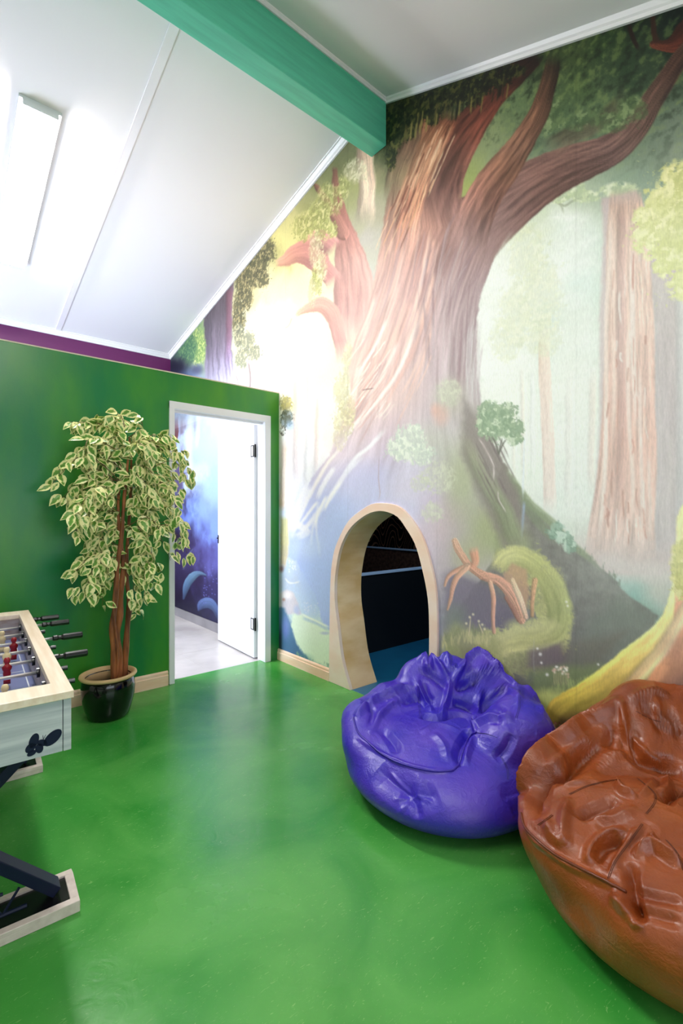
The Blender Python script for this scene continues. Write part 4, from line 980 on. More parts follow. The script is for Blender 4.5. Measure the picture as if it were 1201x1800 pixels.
# ------------------------------------------------------------------ plywood arch of the tunnel
arch = empty('tunnel_arch', (W+0.12, (rin[0][0]+rin[-1][0])/2, 0))
tagp(arch, 'pale plywood arch lining the crawl hole low in the forest mural wall', 'archway')
def ring_bm(A, B, x0, x1):
    """band between outlines A and B, from x0 to x1"""
    bm = bmesh.new(); n = len(A)
    va = [[bm.verts.new((x, y, max(z, 0.0))) for y, z in A] for x in (x0, x1)]
    vb = [[bm.verts.new((x, y, max(z, 0.0))) for y, z in B] for x in (x0, x1)]
    for k in range(n-1):
        bm.faces.new((va[0][k], va[0][k+1], vb[0][k+1], vb[0][k])); bm.faces.new((va[1][k], vb[1][k], vb[1][k+1], va[1][k+1]))
        bm.faces.new((va[0][k], va[1][k], va[1][k+1], va[0][k+1])); bm.faces.new((vb[0][k], vb[0][k+1], vb[1][k+1], vb[1][k]))
    for k in (0, n-1): bm.faces.new((va[0][k], vb[0][k], vb[1][k], va[1][k]))
    return bm
iarr = Matrix.Translation(-Vector(arch.location))
o = obj('front_frame', ring_bm(rin, rout, W-0.016, W+0.012), M['ply_edge'], arch, bevel=0.002); o.matrix_parent_inverse = iarr
def offset(poly, d):
    out = []
    for k in range(len(poly)):
        a = Vector((*poly[max(0, k-1)], 0)); b = Vector((*poly[min(len(poly)-1, k+1)], 0)); t = (b-a).normalized()
        out.append((poly[k][0] + t.y*d*-1 if False else poly[k][0] - t.y*d, poly[k][1] + t.x*d))
    return out
cy = (rin[0][0]+rin[-1][0])/2
lin_out = offset(rin, -0.018 if offset(rin, 0.018)[36][1] < rin[36][1] else 0.018)
o = obj('liner', ring_bm(rin, lin_out, W+0.0125, W+0.25), M['ply'], arch, smooth=False); o.matrix_parent_inverse = iarr

# ------------------------------------------------------------------ things in the play room
pen = empty('play_pen', (4.0, 3.9, 0)); tagp(pen, 'dark boarded play pen with pale top edging seen through the tunnel', 'play pen')
ip = Matrix.Translation(-Vector(pen.location))
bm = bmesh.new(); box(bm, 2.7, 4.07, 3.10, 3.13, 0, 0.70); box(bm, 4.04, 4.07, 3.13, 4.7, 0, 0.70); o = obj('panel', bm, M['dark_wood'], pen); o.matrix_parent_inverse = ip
bm = bmesh.new(); box(bm, 2.7, 4.04, 3.09, 3.14, 0.70, 0.722); o = obj('edging', bm, M['blue_edge'], pen, bevel=0.003); o.matrix_parent_inverse = ip
bm = bmesh.new(); box(bm, 4.0, 4.038, 3.15, 4.7, 0.45, 0.835); o = obj('side_board', bm, M['brown_board'], pen); o.matrix_parent_inverse = ip
bm = bmesh.new(); box(bm, 3.99, 4.07, 3.15, 4.7, 0.835, 0.85); o = obj('edging', bm, M['blue_edge'], pen, bevel=0.003); o.matrix_parent_inverse = ip

# ------------------------------------------------------------------ ceiling lamps
def batten_lamp(x, y0, y1, label, glow):
    a = Vector((x, y0, zceil(y0))); b = Vector((x, y1, zceil(y1))); L = (b-a).length
    d = (b-a).normalized(); n = Vector((1,0,0)).cross(d); n = n if n.z < 0 else -n
    r = empty('batten_lamp', (a+b)/2)
    s = n.cross(d)
    r.rotation_euler = Matrix((s, d, -n)).transposed().to_euler()
    tagp(r, label, 'ceiling lamp', 'fluorescent battens on the ceiling')
    bm = bmesh.new(); box(bm, -0.115, 0.115, -L/2+0.02, L/2-0.02, -0.022, 0.0); obj('housing', bm, M['grey_end'], r, bevel=0.003)
    bm = bmesh.new(); n_ = 12; R_ = []
    for yy in (-L/2+0.03, L/2-0.03):
        R_.append([bm.verts.new((-0.085*math.cos(math.pi*k/n_), yy, -0.022-0.036*math.sin(math.pi*k/n_)**0.7)) for k in range(n_+1)])
    for k in range(n_): bm.faces.new((R_[0][k], R_[0][k+1], R_[1][k+1], R_[1][k]))
    bm.faces.new(R_[0]); bm.faces.new(R_[1][::-1])
    obj('diffuser', bm, glow, r, smooth=False)
    for sg in (-1, 1):
        bm = bmesh.new(); box(bm, -0.095, 0.095, sg*(L/2-0.03)-0.012*(sg<0), sg*(L/2-0.03)+0.012*(sg>0), -0.062, -0.02); obj('end_cap', bm, M['grey_end'], r, bevel=0.004)
    return r
batten_lamp(0.485, 3.42, 5.02, 'glaring white fluorescent batten on the ceiling slope above the green partition', M['glow'])
batten_lamp(0.46, -0.35, 1.15, 'white fluorescent batten on the front ceiling slope above the bean bags', M['glow_dim'])

# ------------------------------------------------------------------ table football
# local frame: x across (right side at 0, table runs to -TW), y along, origin on the floor under the near right corner
TP = Vector((0.300, 1.548, 0)); TRZ = -math.atan2(0.046, 0.999)
TW, TL = 0.62, 1.448
ZT = 0.742
Rz = Matrix.Rotation(TRZ, 4, 'Z')
toff = Vector((-TW/2, TL/2, 0))
table = empty('foosball_table', TP + Rz.to_3x3() @ toff, TRZ)
tagp(table, 'pale oak table football game with chrome rods and navy crossed legs', 'foosball table')
TI = Matrix.Translation(-toff)
def tpart(name, bm, m, parent=None, **k):
    o = obj(name, bm, m, parent or table, **k)
    if parent is None: o.matrix_parent_inverse = TI
    return o
# body: four aprons, end panels with a corner post line
bm = bmesh.new()
box(bm, -TW+.006, -TW+.026, 0.006, TL-.006, .571, .722); box(bm, -.026, -.006, 0.006, TL-.006, .571, .722)
tpart('side_apron', bm, M['table_wood'], bevel=0.0015)
for y0, y1 in ((0.0075, 0.030), (TL-.030, TL-.0075)):
    bm = bmesh.new(); box(bm, -TW+.0275, -.0275, y0, y1, .571, .722); tpart('end_apron', bm, M['table_wood'], bevel=0.0015)
bm = bmesh.new(); box(bm, -TW+.026, -.026, 0.03, TL-.03, .571, .583); tpart('bottom_panel', bm, M['table_wood'])
# rim boards (mitred ring)
bm = bmesh.new(); sw, ew = .048, .105
O = [(-TW, 0), (0, 0), (0, TL), (-TW, TL)]; I = [(-TW+sw, ew), (-sw, ew), (-sw, TL-ew), (-TW+sw, TL-ew)]
vo = [[bm.verts.new((x, y, z)) for x, y in O] for z in (.720, ZT)]; vi = [[bm.verts.new((x, y, z)) for x, y in I] for z in (.720, ZT)]
for k in range(4):
    j = (k+1) % 4
    bm.faces.new((vo[1][k], vo[1][j], vi[1][j], vi[1][k])); bm.faces.new((vo[0][j], vo[0][k], vi[0][k], vi[0][j]))
    bm.faces.new((vo[0][k], vo[0][j], vo[1][j], vo[1][k])); bm.faces.new((vi[0][j], vi[0][k], vi[1][k], vi[1][j]))
tpart('rim', bm, M['table_rim'], bevel=0.002)
bm = bmesh.new()
box(bm, -sw, -sw+.012, ew, TL-ew, .60, .72); box(bm, -TW+sw-.012, -TW+sw, ew, TL-ew, .60, .72)
box(bm, -TW+sw, -sw, ew-.012, ew, .60, .72); box(bm, -TW+sw, -sw, TL-ew, TL-ew+.012, .60, .72)
tpart('inner_wall', bm, mat('inner_wall_laminate', (176, 170, 178), 0.4, var=(5, 0.2, (3, 3, 9), (150, 130, 120))))
bm = bmesh.new(); box(bm, -TW+sw, -sw, ew, TL-ew, .612, .622)
field = tpart('playing_field', bm, M['field'])
bm = bmesh.new()
xm = -TW/2
for x in (-TW+sw+.02, -sw-.024): box(bm, x, x+.004, ew+.02, TL-ew-.02, .622, .6226)
for y in (ew+.02, TL/2, TL-ew-.024): box(bm, -TW+sw+.02, -sw-.02, y, y+.004, .622, .6226)
for y in (ew+.16, TL-ew-.16): box(bm, xm-.17, xm+.17, y, y+.004, .622, .6226)
for k in range(40):
    a0 = 2*math.pi*k/40; a1 = 2*math.pi*(k+1)/40; q = []
    for a, r in ((a0, .085), (a1, .085), (a1, .089), (a0, .089)): q.append(bm.verts.new((xm+r*math.cos(a), TL/2+r*math.sin(a), .6227)))
    bm.faces.new(q)
o = obj('pitch_markings', bm, M['white_line'], field)
# butterfly emblem on the near end
def fan(bm, pts, y):
    c = bm.verts.new((sum(p[0] for p in pts)/len(pts), y, sum(p[1] for p in pts)/len(pts)))
    vs = [bm.verts.new((x, y, z)) for x, z in pts]
    vs2 = [bm.verts.new((x, y+0.001, z)) for x, z in pts]
    for k in range(len(vs)):
        bm.faces.new((c, vs[k], vs[(k+1) % len(vs)])); bm.faces.new((vs[k], vs2[k], vs2[(k+1) % len(vs)], vs[(k+1) % len(vs)]))
bm = bmesh.new(); ex, ez = -.077, .613
def pt(x, y): return (ex + x*.0265, ez + y*.033)
def ell(cx_, cy_, a, b, rot, n=20):
    o_ = []
    for k in range(n):
        t = 2*math.pi*k/n; x = a*math.cos(t); y = b*math.sin(t); o_.append(pt(cx_+x*math.cos(rot)-y*math.sin(rot), cy_+x*math.sin(rot)+y*math.cos(rot)))
    return o_
for e in ((-.75, .25, .62, .42, 1.1), (-1.05, -.28, .5, .36, .5), (.95, .12, .92, .52, .5), (-.28, -.5, .42, .36, -1.2), (-.95, -.75, .42, .22, .2), (0, -.1, .5, .28, -.3)): fan(bm, ell(*e), 0.0068)
for sx in (-.1, .35):
    tube(bm, [(ex+.002, .0068, ez+.006), (ex+.0265*(.1+sx*.6), .0068, ez+.0265*.65)], 0.0006, 6)
ea = [o for o in table.children if o.name.startswith('end_apron')][0]
o = obj('butterfly_emblem', bm, M['navy'], ea); o['label'] = 'dark navy butterfly emblem'
# rods
rods = [(k, .226+.1645*k) for k in range(8)]
ZR = .700
ext = {0: .035, 1: .036, 2: .128, 3: .039, 4: .163, 5: .034, 6: .155, 7: .130}
team = {0: 'c', 1: 'c', 2: 'r', 3: 'c', 4: 'r', 5: 'c', 6: 'r', 7: 'r'}
nplay = {0: 3, 1: 2, 2: 3, 3: 5, 4: 5, 5: 3, 6: 2, 7: 1}
shift = {0: .0, 1: .02, 2: .02, 3: -.013, 4: .019, 5: .024, 6: 0, 7: 0}
def player_bm(yo):
    bm = bmesh.new()
    prof = [(0, .028), (.007, .027), (.010, .021), (.0105, .015), (.0085, .009), (.0065, .006), (.013, .001), (.0155, -.004), (.0150, -.014), (.0110, -.022), (.0125, -.030), (.0105, -.042), (.0085, -.050), (0, -.051)]
    lathe(bm, prof, 16)
    for v in bm.verts: v.co.y *= .8; v.co.z = v.co.z*1.0
    box(bm, -.0105, .0105, -.008, .008, -.068, -.046)
    return bm
pl_mesh = {}
for t_, m_ in (('c', M['cream']), ('r', M['red'])):
    me = bpy.data.meshes.new('player'); b_ = player_bm(0); bmesh.ops.recalc_face_normals(b_, faces=b_.faces); b_.to_mesh(me); b_.free(); me.materials.append(m_)
    me.polygons.foreach_set('use_smooth', [True]*len(me.polygons)); pl_mesh[t_] = me
for k, y in rods:
    e = ext[k]; hand = k in (2, 4, 6, 7)
    xr = e if not hand else e
    bm = bmesh.new()
    x_in = -TW - (.05 if hand else .16)
    rod_end = e - .008 if not hand else e - .09
    tube(bm, [(x_in, y, ZR), (rod_end, y, ZR)], 0.0062, 14)
    rod = tpart('rod', bm, M['steel'], smooth=True)
    if hand:
        bm = bmesh.new(); x0 = e-.118
        prof = [(0.0085, x0), (.0125, x0+.004), (.0125, x0+.018), (.0095, x0+.024), (.0095, x0+.034), (.0142, x0+.042), (.0142, e-.003), (.0125, e), (0, e)]
        lathe(bm, [(.0, x0)]+prof, 8)
        for v in bm.verts: v.co = Vector((v.co.z, y+v.co.y, ZR+v.co.x))
        obj('handle', bm, M['black_plastic'], rod, bevel=0.0008)
    else:
        bm = bmesh.new(); tube(bm, [(e-.018, y, ZR), (e, y, ZR)], 0.0085, 14); obj('end_cap', bm, M['black_plastic'], rod)
    for b0, b1, br in ((-sw-.010, -sw+.001, .017), (-.006, .004, .014)):
        bm = bmesh.new(); tube(bm, [(b0, y, ZR), (b1, y, ZR)], br, 18); obj('bearing', bm, M['black_plastic'], rod)
    n = nplay[k]; span = TW-2*sw
    for j in range(n):
        xx = -TW/2 + ((j-(n-1)/2)*span/(n+.35)) + shift[k]
        p_ = bpy.data.objects.new('player', pl_mesh[team[k]]); COL.objects.link(p_); p_.parent = rod
        p_.location = (xx, y, ZR)
        p_.rotation_euler = (math.radians({3: -14, 4: 10}.get(k, 4)), 0, 0)
    # rubber buffers on both ends of the rod inside the frame
    bm = bmesh.new(); tube(bm, [(-TW+sw+.02, y, ZR), (-TW+sw+.04, y, ZR)], 0.012, 14)
    obj('buffer', bm, M['black_plastic'], rod)
# crossed legs, foot trays, braces
for yc in (.215, 1.235):
    for sg in (1, -1):
        bm = bmesh.new()
        xa = -.02 if sg > 0 else -TW+.06
        xb = -TW+.07 if sg > 0 else -.03
        bar(bm, (xa, yc + (.0 if sg > 0 else .034), .05), (xb, yc + (.0 if sg > 0 else .034), .571), .062, .032, Vector((0, 1, 0)))
        tpart('leg', bm, M['navy'], bevel=0.003)
    bm = bmesh.new()
    y0, y1 = yc-.085, yc+.085
    x0, x1 = -TW-.036, .036
    box(bm, x0, x1, y0, y1, .0, .022)
    t = .024; zt = .036
    box(bm, x0, x1, y0, y0+t, .022, zt); box(bm, x0, x1, y1-t, y1, .022, zt); box(bm, x0, x0+t, y0+t, y1-t, .022, zt); box(bm, x1-t, x1, y0+t, y1-t, .022, zt)
    bmesh.ops.remove_doubles(bm, verts=bm.verts, dist=1e-5)
    tr = tpart('foot_tray', bm, mat('tray_laminate', (226, 212, 204), 0.4, var=(6, .1, (6, 6, 6), (210, 194, 186))), bevel=0.002)
    bm = bmesh.new(); box(bm, x0+t, x1-t, y0+t, y1-t, .022, .030); o = obj('rubber_mat', bm, M['black_plastic'], tr)
    bm = bmesh.new()     # zigzag brace between the leg feet
    yb = yc-.03; xs = [-.12 - .042*i for i in range(10)]
    tube(bm, [(-.10, yb, .052), (-.54, yb, .052)], .006, 6); tube(bm, [(-.16, yb, .115), (-.50, yb, .115)], .005, 6)
    for i in range(9):
        tube(bm, [(xs[i], yb, .052 if i % 2 else .115), (xs[i+1], yb, .115 if i % 2 else .052)], .004, 6)
    tpart('lattice_brace', bm, M['navy'])
bm = bmesh.new(); bar(bm, (-TW/2, .23, .31), (-TW/2, 1.24, .31), .05, .03); tpart('stretcher', bm, M['navy'], bevel=.002)

# ------------------------------------------------------------------ potted ficus
PX, PY = 0.807, 3.19
ficus = empty('potted_ficus', (PX, PY, 0))
tagp(ficus, 'variegated ficus with twisted brown stems in a black glazed pot against the green wall', 'potted plant')
bm = bmesh.new()
lathe(bm, [(0, 0), (.105, 0), (.118, .012), (.135, .06), (.150, .13), (.154, .18), (.148, .225), (.140, .245), (.128, .245), (.138, .20), (.138, .15), (0, .15)], 56)
pot = obj('pot', bm, M['pot'], ficus, smooth=True)
bm = bmesh.new(); lathe(bm, [(.134, .240), (.158, .246), (.164, .254), (.162, .263), (.150, .268), (.136, .262), (.128, .235), (.130, .170), (.134, .170)], 56, close=True)
o = obj('pot_rim', bm, M['pot_rim'], pot, smooth=True); o['label'] = 'unglazed tan clay rim'
bm = bmesh.new(); lathe(bm, [(0, .19), (.06, .196), (.129, .186)], 32); obj('soil', bm, M['soil'], ficus)

def plant_pt(u, v, dy=0.0):
    """point in the upright plane through the plant, dy behind (+) or in front (-)"""
    d = px_ray(u, v); y = PY + dy; t = y / d.y
    return Vector((d.x*t - PX, dy, CAMZ + d.z*t))
R = random.Random(5)
stems = [([(201,1198),(200,1150),(197,1105),(203,1060),(206,1000),(214,940),(218,880),(224,820),(228,770)], -.03, [.020,.018,.016,.016,.014,.012,.010,.008,.005]),
         ([(209,1198),(212,1160),(206,1120),(211,1080),(213,1040),(216,990),(210,930),(208,880),(213,820)], .015, [.017,.016,.018,.019,.016,.013,.011,.008,.005]),
         ([(219,1198),(221,1150),(224,1100),(227,1060),(222,1000),(226,930),(230,860),(231,800)], .04, [.021,.018,.017,.015,.012,.010,.008,.005]),
         ([(204,1195),(207,1150),(203,1110),(199,1070),(202,1030),(206,990)], -.045, [.008,.008,.007,.007,.006,.005])]
for pts, dy, rr in stems:
    P = [plant_pt(u, v, dy) for u, v in pts]; P[0].z = .185
    Pc = catmull(P, 5); rc = np.interp(np.linspace(0, 1, len(Pc)), np.linspace(0, 1, len(rr)), rr)
    rc = [r*(1+.12*math.sin(i*.9+dy*50)) for i, r in enumerate(rc)]
    bm = bmesh.new(); tube(bm, Pc, rc, 10); obj('trunk', bm, M['bark'], ficus, smooth=True)
# leafy twigs: (u, v) start near a stem -> (u, v) tip, how many leaves
tw = [((222,770),(175,745),(122,742),22),((222,770),(200,735),(160,745),16),((222,775),(205,740),(195,735),16),((225,770),(250,750),(243,730),10),((226,790),(268,765),(300,775),22),
      ((226,790),(290,775),(338,835),20),((226,780),(280,785),(325,800),22),((218,830),(170,790),(140,815),22),((215,850),(150,800),(88,855),20),((215,850),(160,835),(104,880),16),
      ((214,850),(175,830),(155,850),22),((228,820),(270,805),(300,830),24),((228,840),(280,830),(318,870),20),((228,850),(290,850),(312,905),24),((222,880),(265,860),(290,900),22),
      ((212,880),(165,860),(135,905),22),((210,900),(165,880),(160,925),20),((212,900),(150,900),(132,945),16),((216,900),(250,890),(270,925),20),((226,900),(300,890),(322,925),14),
      ((218,930),(260,910),(290,945),18),((210,930),(175,920),(175,965),14),((226,930),(310,920),(330,985),14),((226,930),(300,925),(315,975),10),((212,960),(165,950),(132,1005),18),
      ((210,970),(165,975),(128,1008),12),((220,960),(255,955),(278,1000),14),((212,980),(170,985),(160,1040),20),((210,1000),(175,1000),(138,1050),18),((222,1000),(250,980),(255,1050),20),
      ((222,1000),(240,990),(240,1080),16),((222,990),(262,990),(268,1030),12),((208,1000),(185,1010),(180,1060),14),((222,760),(215,735),(212,730),10),((222,860),(200,850),(185,880),18),
      ((226,870),(245,850),(240,890),16),((226,800),(210,770),(185,775),20),((226,800),(245,780),(265,795),20),((214,820),(195,800),(170,830),18),((210,950),(190,930),(200,960),10),
      ((226,950),(245,930),(250,960),14),((218,1000),(235,1000),(232,1060),10),((222,800),(160,770),(150,800),18),((224,830),(255,820),(285,855),18),((210,870),(180,850),(145,880),18),((224,960),(275,940),(300,985),8),
      ((222,780),(240,770),(255,830),22),((218,800),(205,780),(180,830),20),((226,840),(240,840),(275,880),20),((212,860),(190,860),(205,920),18),((226,880),(260,880),(250,940),18),((214,980),(200,980),(210,1030),10),((224,850),(300,810),(332,850),10),((216,840),(130,870),(150,900),12)]
VT, FT, UVL = [], [], []
def add_leaf(p, direc, normal, L, wd, curl):
    d = direc.normalized(); s = d.cross(normal)
    if s.length < 1e-3: s = d.cross(Vector((1, 0, 0)))
    s.normalize(); n = s.cross(d)
    prof = [(0, .0), (.12, .5), (.3, .92), (.5, 1.0), (.7, .74), (.86, .34), (1.0, .0)]
    base = len(VT)
    for t, w_ in prof:
        c = p + d*(t*L) - n*(curl*L*t*t); c.y = min(c.y, .26)
        for k in (-1, -.55, 0, .55, 1):
            VT.append(c + s*(k*w_*wd/2) + n*(abs(k)*w_*wd*.16 - (.012*wd if k == 0 else 0)))
    for i in range(len(prof)-1):
        for k in range(4):
            a = base+i*5+k
            FT.append((a, a+1, a+6, a+5))
            for q in ((i, k), (i, k+1), (i+1, k+1), (i+1, k)):
                e = abs(q[1]-2)/2; tt = prof[q[0]][0]
                UVL.append((max(e*.62, (abs(tt-.5)*2)**6*.6), tt))
bmt = bmesh.new()
for (a, b, c, nl) in tw:
    dy0 = R.uniform(-.03, .03); dyt = R.uniform(-.21, .15)
    P = catmull([plant_pt(*a, dy0), plant_pt(*b, dy0+dyt*.7), plant_pt(*c, dyt)], 8)
    tube(bmt, P, [0.0032*(1-.75*i/len(P)) for i in range(len(P))], 5)
    nl = int(nl*1.15)
    for k in range(nl):
        t = (.22+.78*(k+R.random()*.5)/nl)*(len(P)-1); i = min(int(t), len(P)-2); q = P[i].lerp(P[i+1], t-i)
        dirt = (P[i+1]-P[i]).normalized()
        side = Vector((R.uniform(-1, 1), R.uniform(-1, 1), R.uniform(-1.15, .35))).normalized()
        off = Vector((R.uniform(-.022, .022), R.uniform(-.03, .03), R.uniform(-.02, .02)))
        if k % 3 == 0: off *= 2.0
        dd = (dirt*.55 + side + Vector((0, -.15, -.35))).normalized()
        nn = Vector((R.uniform(-.5, .5), -1+R.uniform(-.4, .5), R.uniform(.1, .9)))
        L = R.uniform(.062, .094)
        q2 = q+off; tube(bmt, [q, q2], .0011, 4, cap=False)
        add_leaf(q2, dd, nn, L, L*R.uniform(.50, .62), R.uniform(.0, .35))
obj('twigs', bmt, M['twig'], ficus)
me = bpy.data.meshes.new('foliage'); me.from_pydata([tuple(v) for v in VT], [], FT)
uvl = me.uv_layers.new(name='leaf_uv'); uvl.data.foreach_set('uv', np.array(UVL, dtype=np.float32).ravel())
link('foliage', me, M['leaf'], ficus, smooth=True)

# ------------------------------------------------------------------ bean bags
def smin(a, b, k):
    h = np.clip(.5+.5*(b-a)/k, 0, 1); return b*(1-h)+a*h-k*h*(1-h)
def ico_dirs(n):
    bm = bmesh.new(); bmesh.ops.create_icosphere(bm, subdivisions=n, radius=1.0)
    co = np.array([tuple(v.co) for v in bm.verts]); f = [[v.index for v in fa.verts] for fa in bm.faces]
    bm.free(); return co, np.array(f)
ICO, ICF = ico_dirs(8)
def smooth_mesh(co, it, lam=.5):
    E = np.concatenate([ICF[:, [0, 1]], ICF[:, [1, 2]], ICF[:, [2, 0]]])
    n = len(co); deg = np.bincount(E.ravel(), minlength=n).astype(float)
    for _ in range(it):
        acc = np.zeros_like(co)
        for ch in range(3):
            acc[:, ch] = np.bincount(E[:, 0], co[E[:, 1], ch], n)+np.bincount(E[:, 1], co[E[:, 0], ch], n)
        co = co*(1-lam)+acc/deg[:, None]*lam
    return co
def vnormals(co):
    a, b, c = co[ICF[:, 0]], co[ICF[:, 1]], co[ICF[:, 2]]; fn = np.cross(b-a, c-a); out = np.zeros_like(co)
    for k in range(3):
        for ch in range(3): out[:, ch] += np.bincount(ICF[:, k], fn[:, ch], len(co))
    return out/np.maximum(np.linalg.norm(out, axis=1), 1e-12)[:, None]

def bean_bag(name, label, mtl, seam_m, thread_m, wc, core, solids, ridges, pipes, stitches, seed, crump=.012):
    """solids: smooth union of ellipsoids in the bag's own frame (x right, y away, z up as first drawn, turned into the room);
    ridges: folds sculpted into the hide along lines on its surface"""
    RM = np.array([[CR.x, CF.x, 0], [CR.y, CF.y, 0], [0, 0, 1.0]])
    cl = np.array(core, float)
    def sdf(p):
        d = None
        for s_ in solids:
            c = np.array(s_[0:3]); r = np.array(s_[3:6]); k = s_[6] if len(s_) > 6 else .06
            e = (np.linalg.norm((p-c)/r, axis=1)-1)*r.min()
            d = e if d is None else smin(d, e, k)
        return d
    t = np.zeros(len(ICO)); alive = np.ones(len(ICO), bool)
    for _ in range(90):
        dd = sdf(cl+ICO*t[:, None]); alive = dd < -0.0008
        if not alive.any(): break
        t = np.where(alive, t+np.clip(-dd*.6, .0012, .03), t)
    co = cl+ICO*t[:, None]
    co = smooth_mesh(co, 34)
    wco = co @ RM.T + np.array(wc)
    # press flat on the floor and against the wall
    wco[:, 2] = np.maximum(wco[:, 2], 0)
    N = vnormals(wco)
    bvh = BVHTree.FromPolygons([tuple(v) for v in wco], ICF.tolist())
    camp = Vector((0, 0, CAMZ))
    def hit(u, v):
        d = px_ray(u, v).normalized(); h = bvh.ray_cast(camp, d)
        if h[0] is None:
            best = bvh.find_nearest(camp + d*(Vector(wc)-camp).length); return best[0]
        return h[0]
    def trace(pts, n=6):
        P2 = catmull([Vector((a, b, 0)) for a, b in pts], n); return [hit(q.x, q.y) for q in P2]
    disp = np.zeros(len(wco))
    for pts, wd, hgt in ridges:
        if hgt > 0: wd *= .82
        P = np.array([tuple(q) for q in trace(pts)]); dm = np.full(len(wco), 1e9); tt = np.zeros(len(wco)); m = len(P)-1
        lo = P.min(0)-wd*1.5; hi = P.max(0)+wd*1.5
        i = np.nonzero(((wco > lo) & (wco < hi)).all(1))[0]
        if len(i) == 0: continue
        q = wco[i]; dmi = np.full(len(i), 1e9); tti = np.zeros(len(i))
        for k in range(m):
            a = P[k]; e = P[k+1]-a; L = e@e+1e-12; s_ = np.clip(((q-a)@e)/L, 0, 1)
            dd = np.linalg.norm(q-a-s_[:, None]*e, axis=1); b = dd < dmi
            dmi = np.where(b, dd, dmi); tti = np.where(b, (k+s_)/m, tti)
        x = np.clip(1-dmi/wd, 0, 1); taper = np.clip(np.minimum(tti, 1-tti)*4+.06, 0, 1)
        pr = x**1.25 if hgt > 0 else x**1.1
        disp[i] += hgt*1.2*pr*taper
    # crumpled hide: ridged noise, stronger near the top
    p = wco*1.0; z = wco[:, 2]
    w1 = vnoise3(p*5, seed)-.5; w2 = vnoise3(p*5, seed+5)-.5
    pw = p+np.stack([w1, w2, w1*w2*3], 1)*.16
    r1 = 1-np.abs(vnoise3(pw*7.5, seed+1)*2-1)*1.6; r2 = 1-np.abs(vnoise3(pw*15+3, seed+2)*2-1)*1.6; r3 = 1-np.abs(vnoise3(pw*32+1, seed+3)*2-1)*1.6
    top = np.clip((z-.16)/.2, .12, 1)
    r1 = np.clip(r1, 0, 1)**2.2; r2 = np.clip(r2, 0, 1)**2.2; r3 = np.clip(r3, 0, 1)**2
    disp += crump*top*(r1*.8+r2*.45+r3*.14)-crump*.25*top
    # soft horizontal sag folds low down
    low = np.clip((.26-z)/.2, 0, 1)
    disp += low*.006*(vnoise3(p*np.array([4, 4, 20]), seed+7)-.5)
    disp *= np.clip(z/.04, 0, 1)
    wco = wco+N*disp[:, None]
    wco[:, 2] = np.maximum(wco[:, 2], 0.0)
    over = wco[:, 0]-2.19
    wco[:, 0] = np.where(over > 0, 2.19+.035*np.tanh(over/.035), wco[:, 0])
    root = empty(name, (wc[0], wc[1], 0)); tagp(root, label, 'bean bag')
    lc = wco-np.array([wc[0], wc[1], 0])
    me = bpy.data.meshes.new('cover'); me.vertices.add(len(lc)); me.vertices.foreach_set('co', lc.ravel())
    me.loops.add(ICF.size); me.loops.foreach_set('vertex_index', ICF.ravel().astype(np.int32)); me.polygons.add(len(ICF)); me.polygons.foreach_set('loop_start', np.arange(0, ICF.size, 3)); me.update(calc_edges=True)
    link('cover', me, mtl, root, smooth=True)
    bvh2 = BVHTree.FromPolygons([tuple(v) for v in wco], ICF.tolist())
    def trace2(pts, n=7, lift=.002):
        out = []
        for q in catmull([Vector((a, b, 0)) for a, b in pts], n):
            d = px_ray(q.x, q.y).normalized(); h = bvh2.ray_cast(camp, d)
            if h[0] is not None: out.append(h[0]+h[1]*lift*(1 if h[1].dot(d) < 0 else -1)-Vector((wc[0], wc[1], 0)))
        return out
    for pts in pipes:
        P = trace2(pts)
        if len(P) > 2: bm = bmesh.new(); tube(bm, P, .0042, 8); obj('piping', bm, seam_m, root, smooth=True)
    for pts in stitches:
        for o_ in (0, 2.6):
            P = trace2([(a+o_, b+o_*.4) for a, b in pts], lift=.0006)
            if len(P) > 2: bm = bmesh.new(); tube(bm, P, .0008, 5); obj('stitched_seam', bm, thread_m, root)
    return root

